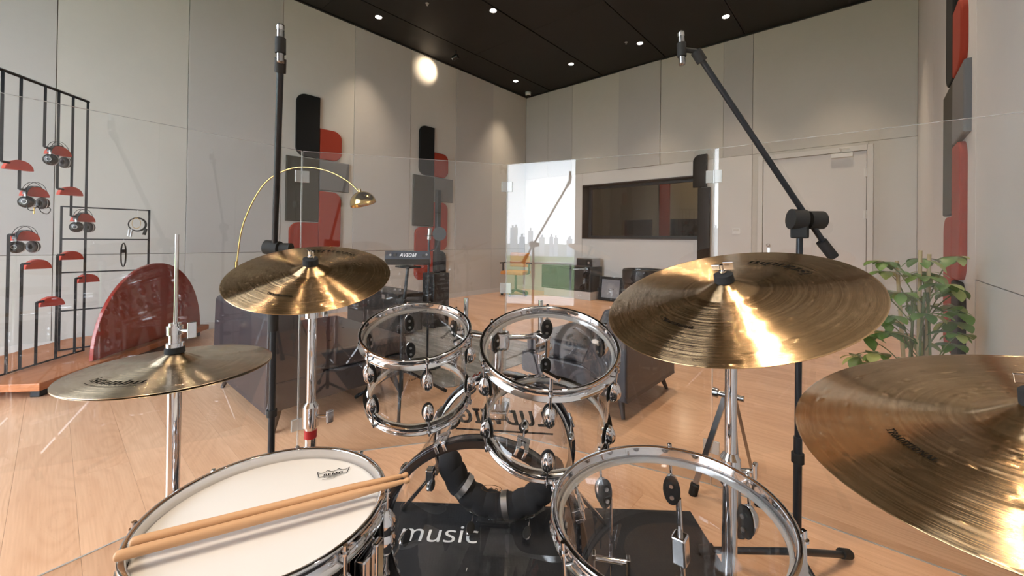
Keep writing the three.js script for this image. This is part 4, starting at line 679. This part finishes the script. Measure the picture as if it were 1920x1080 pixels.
{ const t = thing('office_chair', 'orange upholstered office chair with black arms in the far corner', 'chair', [-5.45, 0, -6.30]); t.rotation.y = 0.3;
  part('seat', box(0.50, 0.07, 0.46, 0, 0.47, 0, 0.03), M.orange, t); part('backrest', box(0.46, 0.30, 0.05, 0, 0.72, -0.22, 0.03), M.orange, t); for (const s of [-1, 1]) part('armrest', [box(0.04, 0.025, 0.26, s * 0.29, 0.66, 0, 0.01), bar([s * 0.29, 0.45, 0], [s * 0.29, 0.655, 0], 0.03, 0.02), bar([s * 0.29, 0.45, 0], [s * 0.2, 0.445, 0], 0.02, 0.02)], M.black, t); part('column', rod([0, 0.10, 0], [0, 0.44, 0], 0.025), M.black, t); for (let k = 0; k < 5; k++) { const a = k * 1.2566, s = Math.sin(a) * 0.28, c = Math.cos(a) * 0.28; const f = part('foot_spoke', bar([0, 0.11, 0], [s, 0.06, c], 0.035, 0.02), M.black, t); part('caster', ball(0.028, s, 0.028, c), M.rubber, f); } }
{ const t = thing('media_cabinet', 'long black media cabinet on a white plinth under the control room window', 'cabinet', [-4.55, 0, -6.98]);
  part('plinth', box(1.10, 0.16, 0.40, 0.02, 0.08, 0, 0.004), M.white, t); part('body', [span(-0.58, 0.58, 0.16, 0.19, -0.22, 0.22), span(-0.58, 0.58, 0.60, 0.63, -0.22, 0.22), span(-0.58, -0.55, 0.19, 0.60, -0.22, 0.22), span(0.55, 0.58, 0.19, 0.60, -0.22, 0.22), span(-0.55, 0.55, 0.19, 0.60, -0.22, -0.20)], M.black, t); for (let k = 0; k < 3; k++) part('door', box(0.36, 0.40, 0.018, -0.366 + k * 0.366, 0.395, 0.215, 0.003), M.blackGloss, t);
  const a = thing('rack_amplifier', 'small black rack amplifier on top of the media cabinet', 'amplifier', [-4.15, 0.63, -6.98]); part('case', box(0.36, 0.16, 0.30, 0, 0.085, 0, 0.006), M.steelDark, a); part('front_panel', box(0.34, 0.12, 0.01, 0, 0.085, 0.152), M.black, a); part('knob', [rod([0.1, 0.085, 0.155], [0.1, 0.085, 0.17], 0.02)], M.satin, a); }
{ const t = thing('guitar_amplifier', 'square black guitar amplifier with grey speaker cloth leaning back by wall', 'amplifier', [-3.68, 0, -7.06]); const g = new THREE.Group(); g.name = 'cabinet'; t.add(g); g.rotation.x = -0.12; g.position.y = 0.0; part('case', [span(-0.24, 0.24, 0.0, 0.05, -0.09, 0.10), span(-0.24, 0.24, 0.40, 0.45, -0.09, 0.10), span(-0.24, -0.19, 0.05, 0.40, -0.09, 0.10), span(0.19, 0.24, 0.05, 0.40, -0.09, 0.10), span(-0.19, 0.19, 0.05, 0.40, -0.09, 0.05)], M.black, g); part('speaker_cloth', box(0.38, 0.35, 0.01, 0, 0.225, 0.07), M.grille, g); part('badge', [box(0.03, 0.01, 0.004, -0.03, 0.20, 0.077), box(0.03, 0.01, 0.004, 0.05, 0.22, 0.077)], M.black, g); }
{ const t = thing('round_stool', 'black round-backed tub stool under the control room window', 'stool', [-2.85, 0, -6.55]); part('tub', lathe([[0.22, 0.30], [0.30, 0.34], [0.33, 0.50], [0.33, 0.66], [0.31, 0.68], [0.29, 0.66], [0.28, 0.45], [0, 0.44], [0, 0.30], [0.22, 0.30]], 40), M.black, t); part('pedestal', [rod([0, 0.03, 0], [0, 0.31, 0], 0.03)], M.blackMetal, t); part('foot', lathe([[0, 0.03], [0.2, 0.015], [0.22, 0], [0, 0]], 36), M.blackMetal, t); }
{ const t = thing('wall_switch', 'small white wall switch plate left of the door', 'switch', [-1.62, 1.30, ZB]); part('plate', box(0.12, 0.10, 0.012, 0, 0.03, 0.006, 0.003), M.white, t); part('rocker', box(0.08, 0.03, 0.006, 0, 0.045, 0.014, 0.002), M.trim, t); }
{ const t = thing('wall_socket', 'small black wall socket between door and plant', 'socket', [0.18, 0.44, ZB]); part('plate', box(0.09, 0.11, 0.012, 0, 0.03, 0.006, 0.003), M.black, t); part('cover', box(0.06, 0.07, 0.006, 0, 0.03, 0.014, 0.002), M.black, t); }
// ---------------------------------------------------------------- potted umbrella plant
{
  const base = V(0.20, 0, -3.05), t = thing('umbrella_plant', 'potted umbrella plant with variegated leaves tied to bamboo canes', 'plant', base.toArray());
  part('pot', lathe([[0, 0.0], [0.13, 0.0], [0.17, 0.30], [0.175, 0.34], [0.16, 0.34], [0.155, 0.30], [0, 0.30]], 40), M.pot, t); part('soil', rod([0, 0.29, 0], [0, 0.315, 0], 0.155, 0.155, 30), M.soil, t);
  for (const [x, z, h, lx] of [[-0.07, 0.03, 1.06, -0.02], [-0.01, 0.02, 1.12, 0.01], [0.035, -0.02, 1.10, 0.0]]) part('cane', rod([x * 0.7, 0.3, z], [x + lx, h, z * 0.6], 0.0095, 0.0085, 10), M.cane, t);
  const blade = (L) => {   // obovate leaflet along +z, arched, folded on its midrib
    const n = 8, pos = [], uv = [], idx = []; for (let i = 0; i <= n; i++) { const u = i / n, w = L * 0.27 * Math.pow(Math.sin(Math.PI * Math.pow(0.015 + u * 0.97, 1.25)), 0.75), y = 0.12 * L * Math.sin(u * 2.2) - 0.22 * L * u * u; for (const s of [-1, -0.5, 0, 0.5, 1]) { pos.push(s * w, y + Math.abs(s) * w * 0.16, u * L); uv.push(0.5 + s / 2, u); } }
    for (let i = 0; i < n; i++) for (let s = 0; s < 4; s++) { const p = i * 5 + s; idx.push(p, p + 5, p + 1, p + 1, p + 5, p + 6); }
    const g = new THREE.BufferGeometry(); g.setAttribute('position', new THREE.Float32BufferAttribute(pos, 3)); g.setAttribute('uv', new THREE.Float32BufferAttribute(uv, 2)); g.setIndex(idx); g.computeVertexNormals(); return g;
  };
  const blades = [blade(0.085), blade(0.098), blade(0.11)];
  // each umbrella of leaflets: [offset from stem foot x, y, z, size, lean]
  const right = V(0.749, 0, -0.662), away = V(-0.662, 0, -0.749);   // across and along the line of sight
  const spots = [[-0.20, 1.055, 0.0], [0.03, 1.075, 0.02], [0.20, 1.09, -0.02], [-0.05, 0.985, -0.05], [0.03, 0.95, -0.10], [-0.27, 0.92, 0.03], [-0.16, 0.90, -0.06], [0.12, 0.93, -0.05], [0.22, 0.89, 0.02], [-0.22, 0.78, -0.06], [0.17, 0.80, -0.09], [0.24, 0.74, -0.02], [-0.07, 0.80, -0.10], [0.05, 0.82, 0.05], [-0.19, 0.68, 0.0], [0.10, 0.70, -0.10], [0.26, 0.62, -0.05], [-0.28, 0.58, -0.04], [-0.15, 0.56, -0.1], [0.02, 0.57, -0.12], [0.13, 0.55, -0.08], [-0.05, 0.66, 0.06], [0.20, 0.54, 0.06], [-0.22, 0.50, 0.05], [-0.12, 1.0, 0.06], [0.10, 1.0, 0.05], [-0.10, 0.72, 0.08], [0.08, 0.62, 0.08], [-0.30, 0.66, 0.02], [0.28, 0.82, 0.0], [-0.02, 0.88, 0.08], [-0.30, 0.54, 0.04]];
  const limit = XR - 0.05 - base.x;
  for (const [r, y, a] of spots) {
    const c = right.clone().multiplyScalar(r * 0.95).addScaledVector(away, a); c.y = y; if (c.x > limit - 0.06) c.x = limit - 0.06;
    const from = V(c.x * 0.12 + rnd(-0.03, 0.03), y - rnd(0.14, 0.22), c.z * 0.12 + rnd(-0.03, 0.03)), stalk = part('stalk', tube([from, from.clone().lerp(c, 0.5).add(V(0, 0.03, 0)), c], 0.0028, 14, 6), M.stem, t);
    const n = 7 + (rnd() * 2 | 0), a0 = rnd(0, 6.28), sc = 1;
    for (let k = 0; k < n; k++) { const m = [M.leaf, M.leaf, M.leafPale, M.leafDark][rnd() * 4 | 0], l = part('leaflet', blades[rnd() * 3 | 0], m, stalk); l.position.copy(c); l.rotation.set(0, a0 + k / n * 6.283 + rnd(-0.15, 0.15), 0); l.rotation.order = 'YXZ'; l.rotation.x = rnd(0.0, 0.6); l.scale.setScalar(sc * rnd(0.85, 1.1)); const dir = Math.sin(l.rotation.y) * 0.11; if (c.x + dir * sc > limit) l.scale.setScalar(Math.max(0.45, (limit - c.x) / Math.max(0.05, dir))); }
  }
  for (let k = 0; k < 5; k++) { const a = k * 1.3; part('stem', tube([[Math.sin(a) * 0.05, 0.3, Math.cos(a) * 0.05], [Math.sin(a) * 0.04, 0.6, Math.cos(a) * 0.03], [Math.sin(a + 0.5) * 0.03, 0.9, Math.cos(a) * 0.03]], 0.0055, 16, 7), M.stem, t); }
}
scene.traverse((o) => { if (o.isMesh) { o.castShadow = true; o.receiveShadow = true; } });
renderer.render(scene, camera);
